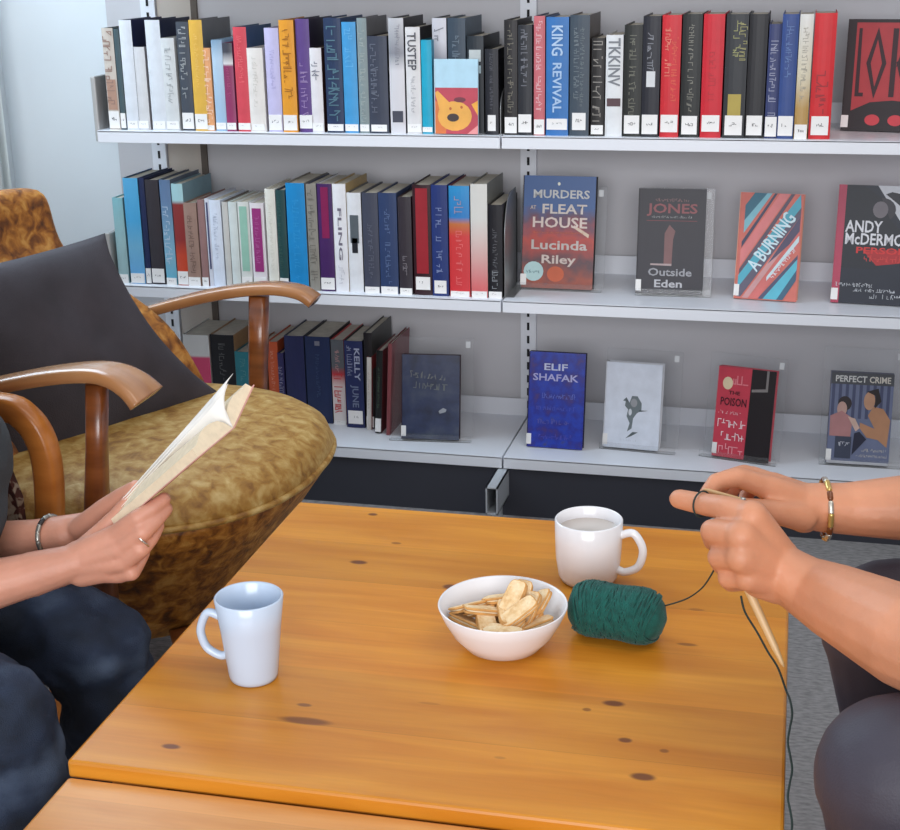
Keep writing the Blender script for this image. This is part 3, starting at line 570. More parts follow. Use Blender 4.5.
navy_m = mottled('navy_cover', [(.3, (36, 42, 62)), (.5, (46, 56, 86)), (.75, (70, 78, 96))], 25, .35, bump=0)
display_book('navy book with faint gold script on left bottom-shelf stand', (402,440), (459,442), (403,356), Z3, LN, .022, (44,54,84), (60,40,50), frontmat=navy_m,
  polys=[((150,154,160), [(.64,.34),(.72,.38),(.78,.36),(.76,.33),(.66,.31)])],
  texts=[('', (116,120,116), .45,.76,.62,.07,math.radians(-4),20), ('', (106,112,110), .5,.64,.6,.08,math.radians(-4),21), ('', (90,96,100), .5,.06,.8,.02,0,22)], stand=(392, 474, 335, 'clear acrylic stand holding the navy gold-script book'))
# top shelf: big LOKI book and small picture book
LD = (58, 28, 38)
display_book('black and red LOK cover book face out, right end of top shelf', (841,131), (930,134), (843,20), Z1, math.radians(4), .034, (170,54,60), (46,40,42),
  polys=[((46,38,42), [(0,0),(.09,0),(.09,1),(0,1)]), ((46,38,42), [(0,0),(1,0),(1,.20),(.8,.26),(.55,.28),(.3,.26),(.09,.18)]), ((46,38,42), [(0,.97),(1,.97),(1,1),(0,1)]), ((196,60,70), circ(.34,.10,.085,.05)), ((196,60,70), circ(.60,.10,.085,.05)),
         (LD, [(.12,.31),(.215,.31),(.215,.345),(.165,.345),(.155,.92),(.12,.92)]), (LD, [(.225,.61),(.335,.93),(.45,.61),(.335,.29)]), ((170,54,60), [(.275,.61),(.335,.82),(.40,.61),(.335,.40)]),
         (LD, [(.50,.31),(.56,.31),(.56,.92),(.50,.92)]), (LD, [(.56,.58),(.68,.92),(.75,.92),(.62,.60)]), (LD, [(.56,.62),(.68,.31),(.75,.31),(.61,.66)]), (LD, [(.82,.31),(.88,.31),(.88,.92),(.82,.92)])], sticker=True)
display_book('small blue and red picture book with a yellow animal face, top shelf', (435.5,134.5), (478,135.2), (436.5,60), Z1, math.radians(2), .007, (176,210,226), (186,214,226), sticker=False,
  polys=[((186,74,88), [(0,0),(1,0),(1,.62),(0,.62)]), ((216,120,70), [(0,0),(.25,0),(.3,.3),(0,.45)]), ((232,170,84), [(.0,.55),(.06,.58),(.34,.42),(.16,.2)]), ((232,170,84), circ(.46,.24,.40,.20)), ((236,170,70), [(.85,.4),(1,.45),(1,.25)]), ((116,60,70), circ(.58,.46,.14,.035)), ((70,60,60), circ(.42,.22,.14,.055)), ((190,100,60), circ(.36,.34,.03,.02)), ((190,100,60), circ(.62,.36,.03,.02)), ((230,150,150), [(.75,0),(1,0),(1,.12)])])

# ================================================================== TABLES
def pine(name, knots, base=((194, 116, 22), (216, 144, 44)), gx=2.0):
    m = bpy.data.materials.new(name); m.use_nodes = True; nt = m.node_tree; N = nt.nodes; Lk = nt.links; b = N['Principled BSDF']
    b.inputs['Roughness'].default_value = .36; b.inputs['Specular IOR Level'].default_value = .35; b.inputs['Coat Weight'].default_value = .06; b.inputs['Coat Roughness'].default_value = .22
    tc = N.new('ShaderNodeTexCoord'); mp = N.new('ShaderNodeMapping'); mp.inputs['Scale'].default_value = (gx, 16, 16); Lk.new(tc.outputs['Object'], mp.inputs[0])
    n1 = N.new('ShaderNodeTexNoise'); n1.inputs['Scale'].default_value = 1.6; n1.inputs['Detail'].default_value = 7; n1.inputs['Distortion'].default_value = .5; Lk.new(mp.outputs[0], n1.inputs['Vector'])
    rp = N.new('ShaderNodeValToRGB'); rp.color_ramp.elements[0].position = .32; rp.color_ramp.elements[1].position = .68; rp.color_ramp.elements[0].color = srgb(base[0]); rp.color_ramp.elements[1].color = srgb(base[1]); Lk.new(n1.outputs['Fac'], rp.inputs[0])
    sx = N.new('ShaderNodeSeparateXYZ'); Lk.new(tc.outputs['Object'], sx.inputs[0])
    fl = N.new('ShaderNodeMath'); fl.operation = 'MULTIPLY'; fl.inputs[1].default_value = 8.6; Lk.new(sx.outputs['Y'], fl.inputs[0]); f2 = N.new('ShaderNodeMath'); f2.operation = 'FLOOR'; Lk.new(fl.outputs[0], f2.inputs[0])
    wn = N.new('ShaderNodeTexWhiteNoise'); wn.noise_dimensions = '1D'; Lk.new(f2.outputs[0], wn.inputs['W'])
    mr = N.new('ShaderNodeMapRange'); mr.inputs['To Min'].default_value = .90; mr.inputs['To Max'].default_value = 1.08; Lk.new(wn.outputs['Value'], mr.inputs[0])
    fr = N.new('ShaderNodeMath'); fr.operation = 'FRACT'; Lk.new(fl.outputs[0], fr.inputs[0]); lt = N.new('ShaderNodeMath'); lt.operation = 'LESS_THAN'; lt.inputs[1].default_value = .012; Lk.new(fr.outputs[0], lt.inputs[0])
    sb = N.new('ShaderNodeMath'); sb.operation = 'MULTIPLY_ADD'; sb.inputs[1].default_value = -.12; Lk.new(lt.outputs[0], sb.inputs[0]); Lk.new(mr.outputs[0], sb.inputs[2])
    mx = N.new('ShaderNodeVectorMath'); mx.operation = 'SCALE'; Lk.new(rp.outputs[0], mx.inputs[0]); Lk.new(sb.outputs[0], mx.inputs['Scale']); cur = mx.outputs[0]
    # fine streaks
    mp2 = N.new('ShaderNodeMapping'); mp2.inputs['Scale'].default_value = (4, 220, 60); Lk.new(tc.outputs['Object'], mp2.inputs[0]); n2 = N.new('ShaderNodeTexNoise'); n2.inputs['Scale'].default_value = 1; n2.inputs['Detail'].default_value = 3; Lk.new(mp2.outputs[0], n2.inputs['Vector'])
    m2 = N.new('ShaderNodeMapRange'); m2.inputs['To Min'].default_value = .90; m2.inputs['To Max'].default_value = 1.08; Lk.new(n2.outputs['Fac'], m2.inputs[0])
    s2 = N.new('ShaderNodeVectorMath'); s2.operation = 'SCALE'; Lk.new(cur, s2.inputs[0]); Lk.new(m2.outputs[0], s2.inputs['Scale']); cur = s2.outputs[0]
    for (kx, ky, rx, ry, dk) in knots:
        c = N.new('ShaderNodeVectorMath'); c.operation = 'SUBTRACT'; c.inputs[1].default_value = (kx, ky, 0); Lk.new(tc.outputs['Object'], c.inputs[0])
        d = N.new('ShaderNodeVectorMath'); d.operation = 'MULTIPLY'; d.inputs[1].default_value = (1/rx, 1/ry, 0); Lk.new(c.outputs[0], d.inputs[0])
        l = N.new('ShaderNodeVectorMath'); l.operation = 'LENGTH'; Lk.new(d.outputs[0], l.inputs[0])
        r2 = N.new('ShaderNodeMapRange'); r2.interpolation_type = 'SMOOTHSTEP'; r2.inputs['From Min'].default_value = .75; r2.inputs['From Max'].default_value = 1.5; r2.inputs['To Min'].default_value = dk; r2.inputs['To Max'].default_value = 0; Lk.new(l.outputs['Value'], r2.inputs[0])
        mm = N.new('ShaderNodeMix'); mm.data_type = 'RGBA'; mm.inputs['B'].default_value = srgb((86, 34, 10)); Lk.new(r2.outputs[0], mm.inputs['Factor']); Lk.new(cur, mm.inputs['A']); cur = mm.outputs['Result']
    Lk.new(cur, b.inputs['Base Color']); return m
TX, TY, TW, TL, TZ = -.6854, 1.1153, .704, .7165, .43
def knot(px, py, rx, ry, dk=.85):
    p = Zp(px, py, TZ); return (p.x-TX, p.y-TY, rx, ry, dk)
K1 = [knot(362,563,.010,.005), knot(377,515,.006,.004), knot(400,544,.006,.003,.6), knot(453,588,.008,.006), knot(306,722,.024,.006,.7), knot(305,706,.007,.003,.7), knot(171,747,.0085,.004), knot(643,780,.0105,.0055), knot(615,706,.010,.005), knot(588,712,.004,.003,.6), knot(626,743,.006,.004,.8), knot(665,754,.004,.003,.6), knot(690,647,.010,.003,.6), knot(612,568,.008,.004,.8), knot(700,612,.008,.003,.4), knot(500,760,.005,.002,.3), knot(430,705,.01,.002,.25)]
def table(label, x, y, w, l, z, m, th=.020):
    r = thing('coffee_table', label, 'table', (x, y, 0), (0, 0, math.radians(.55)))
    bm = bmesh.new(); box(bm, (0, 0, z-th), (w, l, z), bev=.0035); obj('tabletop', bm, m, r)
    bm = bmesh.new()
    for lo, hi in (((.045, .045, z-th-.075), (w-.045, .065, z-th)), ((.045, l-.065, z-th-.075), (w-.045, l-.045, z-th)), ((.045, .065, z-th-.075), (.065, l-.065, z-th)), ((w-.065, .065, z-th-.075), (w-.045, l-.065, z-th))): box(bm, lo, hi)
    obj('apron', bm, m, r)
    for ax in (.03, w-.085):
        for ay in (.03, l-.085):
            bm = bmesh.new(); box(bm, (ax, ay, 0), (ax+.055, ay+.055, z-th-.0005), bev=.004); obj('leg', bm, m, r)
    return r
table('square knotty pine coffee table holding the mugs, bowl and green yarn', TX, TY, TW, TL, TZ, pine('pine_lacquer', K1))
table('slightly lower pine coffee table pushed against the front of the first', TX+.009, .38, .72, .7325, TZ-.016, pine('pine_plain', [(.3, .3, .01, .005, .6)], base=((204, 136, 68), (220, 158, 92)), gx=3.0))

# ================================================================== CROCKERY
WHITE_C = mat('white_porcelain', (232, 230, 232), .18, .01, 5, spec=.6)
BLUE_C = mat('pale_blue_porcelain', (196, 212, 232), .2, .01, 5, spec=.6)
def mug(label, loc, rot, outer, m, rt_, inner_m, hz0, hz1, hout, hr=.0048, liquid=None):
    r = thing('mug', label, 'mug', loc, (0, 0, rot)); bm = bmesh.new(); wl = .0032
    prof = [(0, 0.001)] + outer + [(outer[-1][0]-wl*.5, outer[-1][1]+.0015), (outer[-1][0]-wl, outer[-1][1]-.0005)] + [(max(.001, a-wl), z) for a, z in outer[::-1][1:] if z > .006] + [(0, .006)]
    lathe(bm, prof); obj('cup', bm, m, r, True)
    def rad(z):
        for (a, za), (b2, zb) in zip(outer, outer[1:]):
            if za <= z <= zb: return a+(b2-a)*(z-za)/max(1e-6, zb-za)
        return outer[-1][0]
    p0 = Vector((rad(hz1)-.001, 0, hz1)); p1 = Vector((rad(hz0)-.001, 0, hz0)); mid = (hz0+hz1)/2; x = rad(mid)+hout
    pts = spline([p0, Vector((p0.x+hout*.55, 0, hz1+.004)), Vector((x-.002, 0, hz1-(hz1-hz0)*.2)), Vector((x, 0, mid)), Vector((x-.006, 0, hz0+(hz1-hz0)*.14)), Vector((p1.x+hout*.35, 0, hz0-.002)), p1], 6)
    bm = bmesh.new(); tube(bm, pts, [hr*(1.15 if i in (0, len(pts)-1) else 1) for i in range(len(pts))], 12); obj('handle', bm, m, r, True)
    if liquid:
        bm = bmesh.new(); lathe(bm, [(0, liquid[0]), (rad(liquid[0])-wl, liquid[0])], 40); obj('drink', bm, mat('drink_%s' % label[:4], liquid[1], .15), r, True)
    return r
b1 = Zp(254, 677, TZ)
mug('pale blue tapered mug near the left edge of the table, handle left', (b1.x, b1.y, TZ+.0005), math.radians(180+4), [(.0235, .0), (.0262, .001), (.0275, .006), (.0300, .03), (.0338, .064), (.0380, .0985)], BLUE_C, None, None, .026, .072, .026)
b2 = Zp(588, 579, TZ)
mug('white mug with round handle at the far side of the table', (b2.x, b2.y, TZ+.0005), math.radians(-6), [(.030, .0), (.0345, .001), (.0380, .008), (.0412, .03), (.0425, .055), (.0430, .082)], WHITE_C, None, None, .018, .066, .028, .0052, liquid=(.068, (196, 186, 178)))
bb_ = Zp(503, 648, TZ)
bowl = thing('bowl', 'small white bowl of crackers in the middle of the table', 'bowl', (bb_.x, bb_.y, TZ+.0005)); bm = bmesh.new()
lathe(bm, [(0, .002), (.030, .0), (.034, .001), (.044, .006), (.058, .022), (.068, .040), (.0745, .056), (.0738, .0575), (.0720, .056), (.0655, .040), (.055, .023), (.042, .009), (.030, .006), (0, .006)], 64); obj('shell', bm, WHITE_C, bowl, True)
# crackers
def rough_rect(w, l, n=20, e=.45):
    out = []
    for k in range(n):
        a = 2*math.pi*k/n; c, s = math.cos(a), math.sin(a); out.append((w/2*math.copysign(abs(c)**e, c), l/2*math.copysign(abs(s)**e, s)))
    return out
CR = mottled('cracker_crust', [(.3, (206, 158, 100)), (.5, (232, 196, 146)), (.7, (240, 216, 176))], 90, .8, bump=.6, bscale=300)
CF = mat('cracker_filling', (238, 222, 188), .8, .05, 60)
CE = mat('cracker_toasted', (206, 150, 84), .8, .2, 90)
def cracker(loc, rot, lab, w=.023, l=.048):
    r = thing('cracker', lab, 'cracker', loc, rot, 'crackers in the white bowl')
    for nm, z0, z1, sc, m in (('bottom_wafer', 0, .0028, 1, CR), ('filling', .0028, .0046, .9, CF), ('top_wafer', .0046, .0074, 1, CR)):
        bm = bmesh.new(); o = rough_rect(w*sc, l*sc); m0 = [(x*.93, y*.95) for x, y in o]
        rings = [[bm.verts.new((x, y, z)) for x, y in q] for q, z in ((m0, z0), (o, z0+(z1-z0)*.3), (o, z0+(z1-z0)*.7), (m0, z1))]
        for a, b in zip(rings, rings[1:]):
            for k in range(len(a)): 
                f = bm.faces.new((a[k], a[(k+1) % len(a)], b[(k+1) % len(a)], b[k])); f.material_index = 1 if m is CR else 0
        bm.faces.new(rings[0][::-1]); bm.faces.new(rings[-1]); obj(nm, bm, [m, CE] if m is CR else [m], r)
    return r
cr = [(-.034, -.012, .034, 70, 8, 20), (-.012, -.022, .037, 25, 18, 10), (.012, -.026, .036, -35, 20, -8), (.034, -.010, .037, -60, 12, -14), (-.028, .012, .036, 110, -14, 14), (-.004, .006, .030, 60, 5, 5),
      (.022, .016, .037, 50, -12, -16), (.000, .030, .036, 95, -18, 5), (-.020, -.004, .046, 118, 12, 12), (.006, -.006, .047, 20, 10, 6), (.026, .004, .049, -25, 38, -10), (.034, .020, .046, -30, 30, -24),
      (-.004, .020, .050, 78, -16, 10), (.014, .016, .056, -10, 34, 4), (-.036, .004, .044, 140, 4, 24), (.008, -.036, .040, 70, -6, -4), (.020, -.012, .054, -50, 30, 8), (.010, .006, .060, -20, 40, 0)]
wh = ['leaning on the left rim', 'at the front left', 'at the front', 'at the right rim', 'at the back left', 'at the bottom centre', 'at the back right', 'against the far rim', 'lying across the left middle', 'lying in the centre', 'standing on edge at right', 'standing on edge beside the right rim', 'tipped towards the far rim', 'topmost standing on edge', 'flat against the left rim above others', 'lowest at the front rim', 'upper one tilted to the right', 'topmost in the middle of the pile']
for (x, y, z, a, p, q), w_ in zip(cr, wh):
    cracker((bb_.x+x*1.14, bb_.y+y*1.14, TZ+z-.002), (math.radians(p), math.radians(q), math.radians(a)), 'golden oblong sandwich cracker %s of the white bowl' % w_.replace(' of the pile', ''))

# ================================================================== YARN
yc = Zp(617, 640, TZ); yx = Vector((.985, .17, 0)).normalized()
yx = (P(664, 622, 1.50)-P(570, 610, 1.50)); yx.z = 0; yx = Vector((1, -.04, 0)).normalized()
YARN = mat('green_wool', (10, 80, 72), .9, .3, 120, bump=.5, bscale=600, sheen=.1)
ya = thing('yarn_skein', 'dark green ball of wool yarn lying beside the bowl', 'yarn', (P(617, 620, 1.503).x, 1.497, TZ), (0, 0, math.radians(-8)))
Lh, Rr = .061, .0325
def yr(u): return Rr*(max(0, 1-abs(u)**5))**.5*(1-.03*math.cos(6*u))
bm = bmesh.new(); rings = []
for i in range(25):
    u = -1+2*i/24; rr = max(.003, yr(u)*.95); rings.append([bm.verts.new((u*Lh*.97, rr*math.cos(2*math.pi*k/32), Rr+rr*math.sin(2*math.pi*k/32))) for k in range(32)])
for a, b in zip(rings, rings[1:]):
    for k in range(32): bm.faces.new((a[k], a[(k+1) % 32], b[(k+1) % 32], b[k]))
bm.faces.new(rings[0][::-1]); bm.faces.new(rings[-1]); obj('core', bm, YARN, ya, True)
bm = bmesh.new(); rnd = random.Random(3); pts = []
T = 95
for i in range(T*26):
    th = i/26*2*math.pi; ph = i/26/T
    u = .93*math.sin(2*math.pi*ph*9.3 + .35*math.sin(th*.5)) * (.82+.18*math.sin(ph*40)); tilt = .55*math.sin(2*math.pi*ph*3.1)
    uu = max(-.95, min(.95, u*.74 + tilt*.5*math.sin(th)))
    r_ = yr(uu)*1.0 + .0003*math.sin(i*.7)
    pts.append(Vector((uu*Lh, r_*math.cos(th), Rr+r_*math.sin(th)*.985)))
tube(bm, pts, .00125, 5); obj('wound_strand', bm, YARN, ya, True)
# working strand from the skein to the hands
DK = mat('strand_green_black', (38, 52, 48), .9, .2, 200)
wp = [P(664, 606, 1.50), P(678, 602, 1.46), P(690, 597, 1.42), P(702, 588, 1.37), P(710, 577, 1.31), P(716, 566, 1.285)]
bm = bmesh.new(); tube(bm, spline(wp, 6), .0009, 6); obj('loose_strand', bm, DK, ya).matrix_parent_inverse = ya.matrix_basis.inverted()
# knitting hanging strand down the table edge (separate thread)
hp = [P(741, 596, 1.30), P(745, 612, 1.30), P(757, 632, 1.30), P(768, 652, 1.30), P(778, 668, 1.30), P(786, 690, 1.30)]
zz = Vector(hp[-1]); hp += [P(790 + 2.2*math.sin(k*1.6), 700+k*14, 1.27-.012*k) for k in range(0, 12)]
bm = bmesh.new(); tube(bm, spline(hp, 6), .0011, 6); tag(obj('yarn_tail', bm, DK), 'dark yarn tail hanging from the knitting down the right table edge', 'yarn')
for q, (lx, ly, rr_) in enumerate(((702, 504, .0128), (699, 503.5, .0130), (706, 505, .0131))):
    c_ = P(lx, ly, 1.312); ax = (P(680, 498, 1.325)-P(726, 508, 1.29)).normalized(); u1 = ax.cross(Vector((0, 0, 1))).normalized(); u2 = ax.cross(u1)
    bm = bmesh.new(); tube(bm, [c_+(u1*math.cos(2*math.pi*k/24)+u2*math.sin(2*math.pi*k/24))*rr_ for k in range(24)], .0009, 6, closed=True)
    bm.free() if q else tag(obj('yarn_loop', bm, DK), 'dark yarn looped around the stretched index finger at right', 'yarn')
# knitting needles
NEED = mat('needle_wood', (216, 180, 130), .4, .06, 30)
def needle(a, b, r, lab):
    o = thing('knitting_needle', lab, 'needle', a); d = b-a; n = d.length; dn = d.normalized()
    bm = bmesh.new(); tube(bm, [dn*0, dn*(n*.02), dn*(n*.62), dn*(n*.86), dn*(n*.97), dn*n], [r*.9, r, r, r*.85, r*.45, r*.12], 14); obj('shaft', bm, NEED, o, True)
    bm = bmesh.new(); tube(bm, [dn*-.003, dn*0.002], r*1.4, 14); obj('end_cap', bm, mat('needle_metal', (190, 190, 186), .3, metal=.7), o, True)
needle(P(716, 520, 1.338), P(784, 667, 1.285), .0043, 'pale wooden knitting needle pointing down from the hands')
needle(P(742, 500, 1.345), P(703, 489, 1.340), .0022, 'thin knitting needle tip poking out above the index finger')

# ================================================================== GOLD ARMCHAIR
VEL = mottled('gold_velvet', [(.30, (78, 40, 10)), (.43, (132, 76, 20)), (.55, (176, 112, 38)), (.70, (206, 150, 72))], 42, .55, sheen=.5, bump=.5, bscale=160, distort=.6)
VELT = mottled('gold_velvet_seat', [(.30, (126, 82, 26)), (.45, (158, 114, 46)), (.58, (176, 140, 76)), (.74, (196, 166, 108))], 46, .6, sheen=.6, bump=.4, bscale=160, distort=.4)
WOODC = mottled('beech_dark', [(.3, (98, 50, 22)), (.55, (130, 72, 34)), (.75, (150, 90, 46))], 6, .3, (1, 1, 6), bump=.05)
WOODL = mottled('arm_beech', [(.3, (150, 100, 62)), (.55, (176, 124, 80)), (.75, (190, 142, 98))], 6, .25, (1, 6, 1), bump=.03)
for w_ in (WOODL, WOODC): w_.node_tree.nodes['Principled BSDF'].inputs['Coat Weight'].default_value = .6; w_.node_tree.nodes['Principled BSDF'].inputs['Coat Roughness'].default_value = .18
CX, CY = -1.065, 2.05
arm_ch = thing('armchair', 'vintage armchair in mottled gold velvet with curved wooden arms', 'armchair', (CX, CY, 0))
def outline(sx, sy, off=0, n=56):
    o = []
    for k in range(n):
        a = 2*math.pi*k/n; c, s = math.cos(a), math.sin(a); e = .82 if c > 0 else .6
        o.append((sx*math.copysign(abs(c)**e, c)+off, sy*math.copysign(abs(s)**e, s)))
    return o
def loft(secs, name, m, parent, cap_lo=True):
    bm = bmesh.new(); rg = [[bm.verts.new((x, y, z)) for x, y in outline(sx, sy, off)] for z, sx, sy, off in secs]
    for a, b in zip(rg, rg[1:]):
        for k in range(len(a)): bm.faces.new((a[k], a[(k+1) % len(a)], b[(k+1) % len(a)], b[k]))
    bm.faces.new(rg[0][::-1]); bm.faces.new(rg[-1]); return obj(name, bm, m, parent, True)
SX, SY = .325, .315
loft([(.15, SX*.60, SY*.62, -.03), (.19, SX*.68, SY*.70, -.025), (.27, SX*.80, SY*.82, -.015), (.33, SX*.90, SY*.92, -.007), (.375, SX*.975, SY*.98, 0), (.392, SX*.985, SY*.985, 0)], 'seat_body', VEL, arm_ch)
loft([(.385, SX*.985, SY*.985, 0), (.402, SX, SY, 0), (.425, SX*.975, SY*.97, 0), (.443, SX*.90, SY*.89, 0), (.456, SX*.74, SY*.73, 0), (.464, SX*.5, SY*.5, 0), (.467, SX*.2, SY*.2, 0)], 'seat_cushion', VELT, arm_ch)
bm = bmesh.new(); tube(bm, [Vector((x, y, .393)) for x, y in outline(SX*1.0, SY*1.0)], .0055, 8, closed=True); obj('piping', bm, VELT, arm_ch, True)
for sx in (-1, 1):
    for sy in (-1, 1):
        bm = bmesh.new(); tube(bm, [Vector((sx*.17-.03, sy*.16, .17)), Vector((sx*.20-.03, sy*.19, 0))], [.022, .014], 12); obj('leg', bm, WOODC, arm_ch, True)
# backrest: reclined barrel back
bm = bmesh.new()
edge = [P(226, 402, 2.345), P(212, 372, 2.345), P(196, 342, 2.345), P(176, 316, 2.34), P(142, 290, 2.335), P(98, 264, 2.33), P(70, 244, 2.325), P(60, 208, 2.32), P(52, 176, 2.315)]
prof = [(p_.x, p_.z) for p_ in edge]; prof[0] = (prof[0][0], .40)
nu, nv = len(prof), 13; F_, B_ = [], []
for i, (x, z) in enumerate(prof):
    f = i/(nu-1); yl, yh = 1.84+.02*f, 2.345-.03*f; row1, row2 = [], []
    for j in range(nv):
        v = j/(nv-1); bow = 1-(2*v-1)**2; zz_ = z-.012*f*f*(abs(2*v-1)**4)
        xx = x-.05*bow*(1-.3*f)-.13*(1-v)*(1-.7*f)
        row1.append(bm.verts.new((xx-CX, yl+(yh-yl)*v-CY, zz_))); row2.append(bm.verts.new((xx-.085-CX, yl+(yh-yl)*v-CY, zz_-.02)))
    F_.append(row1); B_.append(row2)
for i in range(nu-1):
    for j in range(nv-1):
        bm.faces.new((F_[i][j], F_[i][j+1], F_[i+1][j+1], F_[i+1][j])); bm.faces.new((B_[i][j+1], B_[i][j], B_[i+1][j], B_[i+1][j+1]))
    bm.faces.new((F_[i][0], F_[i+1][0], B_[i+1][0], B_[i][0])); bm.faces.new((F_[i][-1], B_[i][-1], B_[i+1][-1], F_[i+1][-1]))
for j in range(nv-1): bm.faces.new((F_[0][j+1], F_[0][j], B_[0][j], B_[0][j+1])); bm.faces.new((F_[-1][j], F_[-1][j+1], B_[-1][j+1], B_[-1][j]))
bk = obj('backrest', bm, VEL, arm_ch, True); md = bk.modifiers.new('s', 'SUBSURF'); md.levels = 2; md.render_levels = 2
# arms
def arm(pts, w0, w1):
    pts = spline([p-Vector((CX, CY, 0)) for p in pts], 6); n = len(pts); bm = bmesh.new()
    sweep(bm, pts, [w0+(w1-w0)*(1-i/(n-1))**1.6 for i in range(n)], [.022]*n, (0, 1, 0)); return obj('arm', bm, WOODL, arm_ch, True)
arm([P(315, 301, 2.40), P(300, 292, 2.40), P(272, 288, 2.40), P(235, 291, 2.40), P(190, 300, 2.40), P(140, 314, 2.40), P(110, 326, 2.40)], .042, .052)
arm([P(147, 398, 1.72), P(135, 386, 1.72), P(117, 376, 1.72), P(95, 372, 1.72), P(62, 374, 1.72), P(20, 381, 1.72), P(-50, 396, 1.72), P(-110, 412, 1.72)], .042, .088)
for (a, b, r0, r1, y) in (((259, 296), (258, 400), .017, .015, 2.40), ((97, 384), (97, 512), .014, .0165, 1.715)):
    t_, b_ = P(*a, y), P(*b, y); b2_ = b_ + (b_-t_)*.5; c = Vector((CX, CY, 0))
    bm = bmesh.new(); sweep(bm, [t_-c, (t_+b_)/2-c, b_-c, Vector((b_.x, b_.y, .24))-c], [2*r0, 2*r0, 2*r1, 2*r1], [2*r0]*2+[2*r1]*2, (1, 0, 0)); obj('arm_post', bm, WOODC, arm_ch, True)
# rear arm supports joining arm to the seat rail
for y, s in ((2.385, 1), (1.735, -1)):
    bm = bmesh.new(); sweep(bm, [Vector((-1.33-CX, y-CY, .60)), Vector((-1.30-CX, y-CY, .40)), Vector((-1.28-CX, y-CY, .0))], [.03]*3, [.03]*3, (1, 0, 0)); obj('rear_post', bm, WOODC, arm_ch, True)
# pillow
A_, B__, C_, D_ = P(105, 233, 2.20), P(224, 396, 2.24), P(12, 498, 1.86), P(-105, 283, 1.80)
pc_ = (A_+B__+C_+D_)/4; nrm = (B__-D_).cross(A_-C_).normalized()
if nrm.x < 0: nrm = -nrm
bm = bmesh.new(); n = 28; top, bot = [], []
for i in range(n+1):
    r1, r2 = [], []
    for j in range(n+1):
        u, v = i/n, j/n; U_, V_ = 2*u-1, 2*v-1
        p = A_*(1-u)*(1-v)+B__*u*(1-v)+C_*u*v+D_*(1-u)*v
        pin = .045*((1-U_*U_)*abs(V_)**3*math.copysign(1, V_)); pin2 = .045*((1-V_*V_)*abs(U_)**3*math.copysign(1, U_))
        p = p - (A_-D_)*.10*(1-U_*U_)*((1-V_)/2)**2 + (A_-D_)*.5*pin*1.0 - (B__-A_)*.5*pin2
        t = .062*((1-abs(U_)**2.6)*(1-abs(V_)**2.6))**.55 + (.0045*math.sin(9*u+5*v)+.003*math.sin(17*u-11*v+2*math.sin(7*v))+.0025*math.sin(4*u+23*v+3*u*u))*(1-U_*U_)*(1-V_*V_)
        r1.append(bm.verts.new(p+nrm*t-pc_)); r2.append(bm.verts.new(p-nrm*t*.8-pc_) if 0 < i < n and 0 < j < n else r1[-1])
    top.append(r1); bot.append(r2)
for i in range(n):
    for j in range(n):
        bm.faces.new((top[i][j], top[i+1][j], top[i+1][j+1], top[i][j+1]))
        try: bm.faces.new((bot[i][j], bot[i][j+1], bot[i+1][j+1], bot[i+1][j]))
        except ValueError: pass
pil = obj('cushion', bm, mottled('charcoal_fabric', [(.3, (52, 47, 52)), (.7, (66, 60, 66))], 12, .85, bump=.4, bscale=500, sheen=.1), None, True, None); pil.location = pc_
tag(pil, 'dark grey square cushion leaning on the back of the gold velvet armchair', 'cushion')

# ================================================================== SECOND ARMCHAIR (bentwood, patterned fabric)
FLO = mottled('floral_fabric', [(.38, (70, 34, 30)), (.48, (96, 52, 44)), (.52, (170, 150, 130)), (.60, (186, 168, 146))], 38, .85, bump=.3, distort=1.2, detail=2)
WOODB = mottled('honey_bentwood', [(.3, (160, 92, 36)), (.55, (188, 116, 52)), (.75, (206, 138, 72))], 5, .28, (1, 1, 5), bump=.03)
bc = thing('armchair', 'bentwood armchair with dark floral fabric behind the reading person', 'armchair', (-1.25, 1.40, 0))
o_ = Vector((-1.25, 1.40, 0))
for y in (1.645, 1.155):
    s = y/1.645
    base = [P(50, 560, 1.645), P(50, 508, 1.645), P(48, 470, 1.645), P(41, 440, 1.645), P(26, 418, 1.645), P(2, 407, 1.645)]
    base = [Vector((base[0].x-.005, 1.645, .02)), Vector((base[0].x, 1.645, .22))]+base+[Vector((-1.17, 1.645, .612)), Vector((-1.35, 1.645, .605)), Vector((-1.50, 1.645, .56)), Vector((-1.54, 1.645, .42)), Vector((-1.56, 1.645, .02))]
    pts = spline([Vector((p.x, y, p.z))-o_ for p in base], 5)
    bm = bmesh.new(); sweep(bm, pts, [.036]*len(pts), [.036]*len(pts), (0, 1, 0)); obj('arm_frame', bm, WOODB, bc, True)
    bm = bmesh.new(); yy = y-1.40
    pf = [(-1.035, .28), (-1.035, .48), (-1.05, .53), (-1.08, .57), (-1.14, .59), (-1.34, .595), (-1.48, .54), (-1.52, .42), (-1.525, .28)]
    f1 = [bm.verts.new((x+1.25, yy-.008, z)) for x, z in pf]; f2 = [bm.verts.new((x+1.25, yy+.008, z)) for x, z in pf]
    bm.faces.new(f1); bm.faces.new(f2[::-1])
    for i in range(len(pf)): bm.faces.new((f1[i], f1[(i+1) % len(pf)], f2[(i+1) % len(pf)], f2[i]))
    obj('side_panel', bm, FLO, bc)
bm = bmesh.new(); box(bm, (-1.50+1.25, -.225, .22), (-1.02+1.25, .225, .35), bev=.03); obj('seat', bm, FLO, bc, True)
bm = bmesh.new(); fs = box(bm, (-.05, -.225, 0), (.05, .225, .48), bev=.03); bmesh.ops.rotate(bm, verts=bm.verts[:], cent=(0, 0, 0), matrix=Matrix.Rotation(math.radians(-16), 3, 'Y')); bmesh.ops.translate(bm, verts=bm.verts[:], vec=(-.235, 0, .38)); obj('backrest', bm, FLO, bc, True)

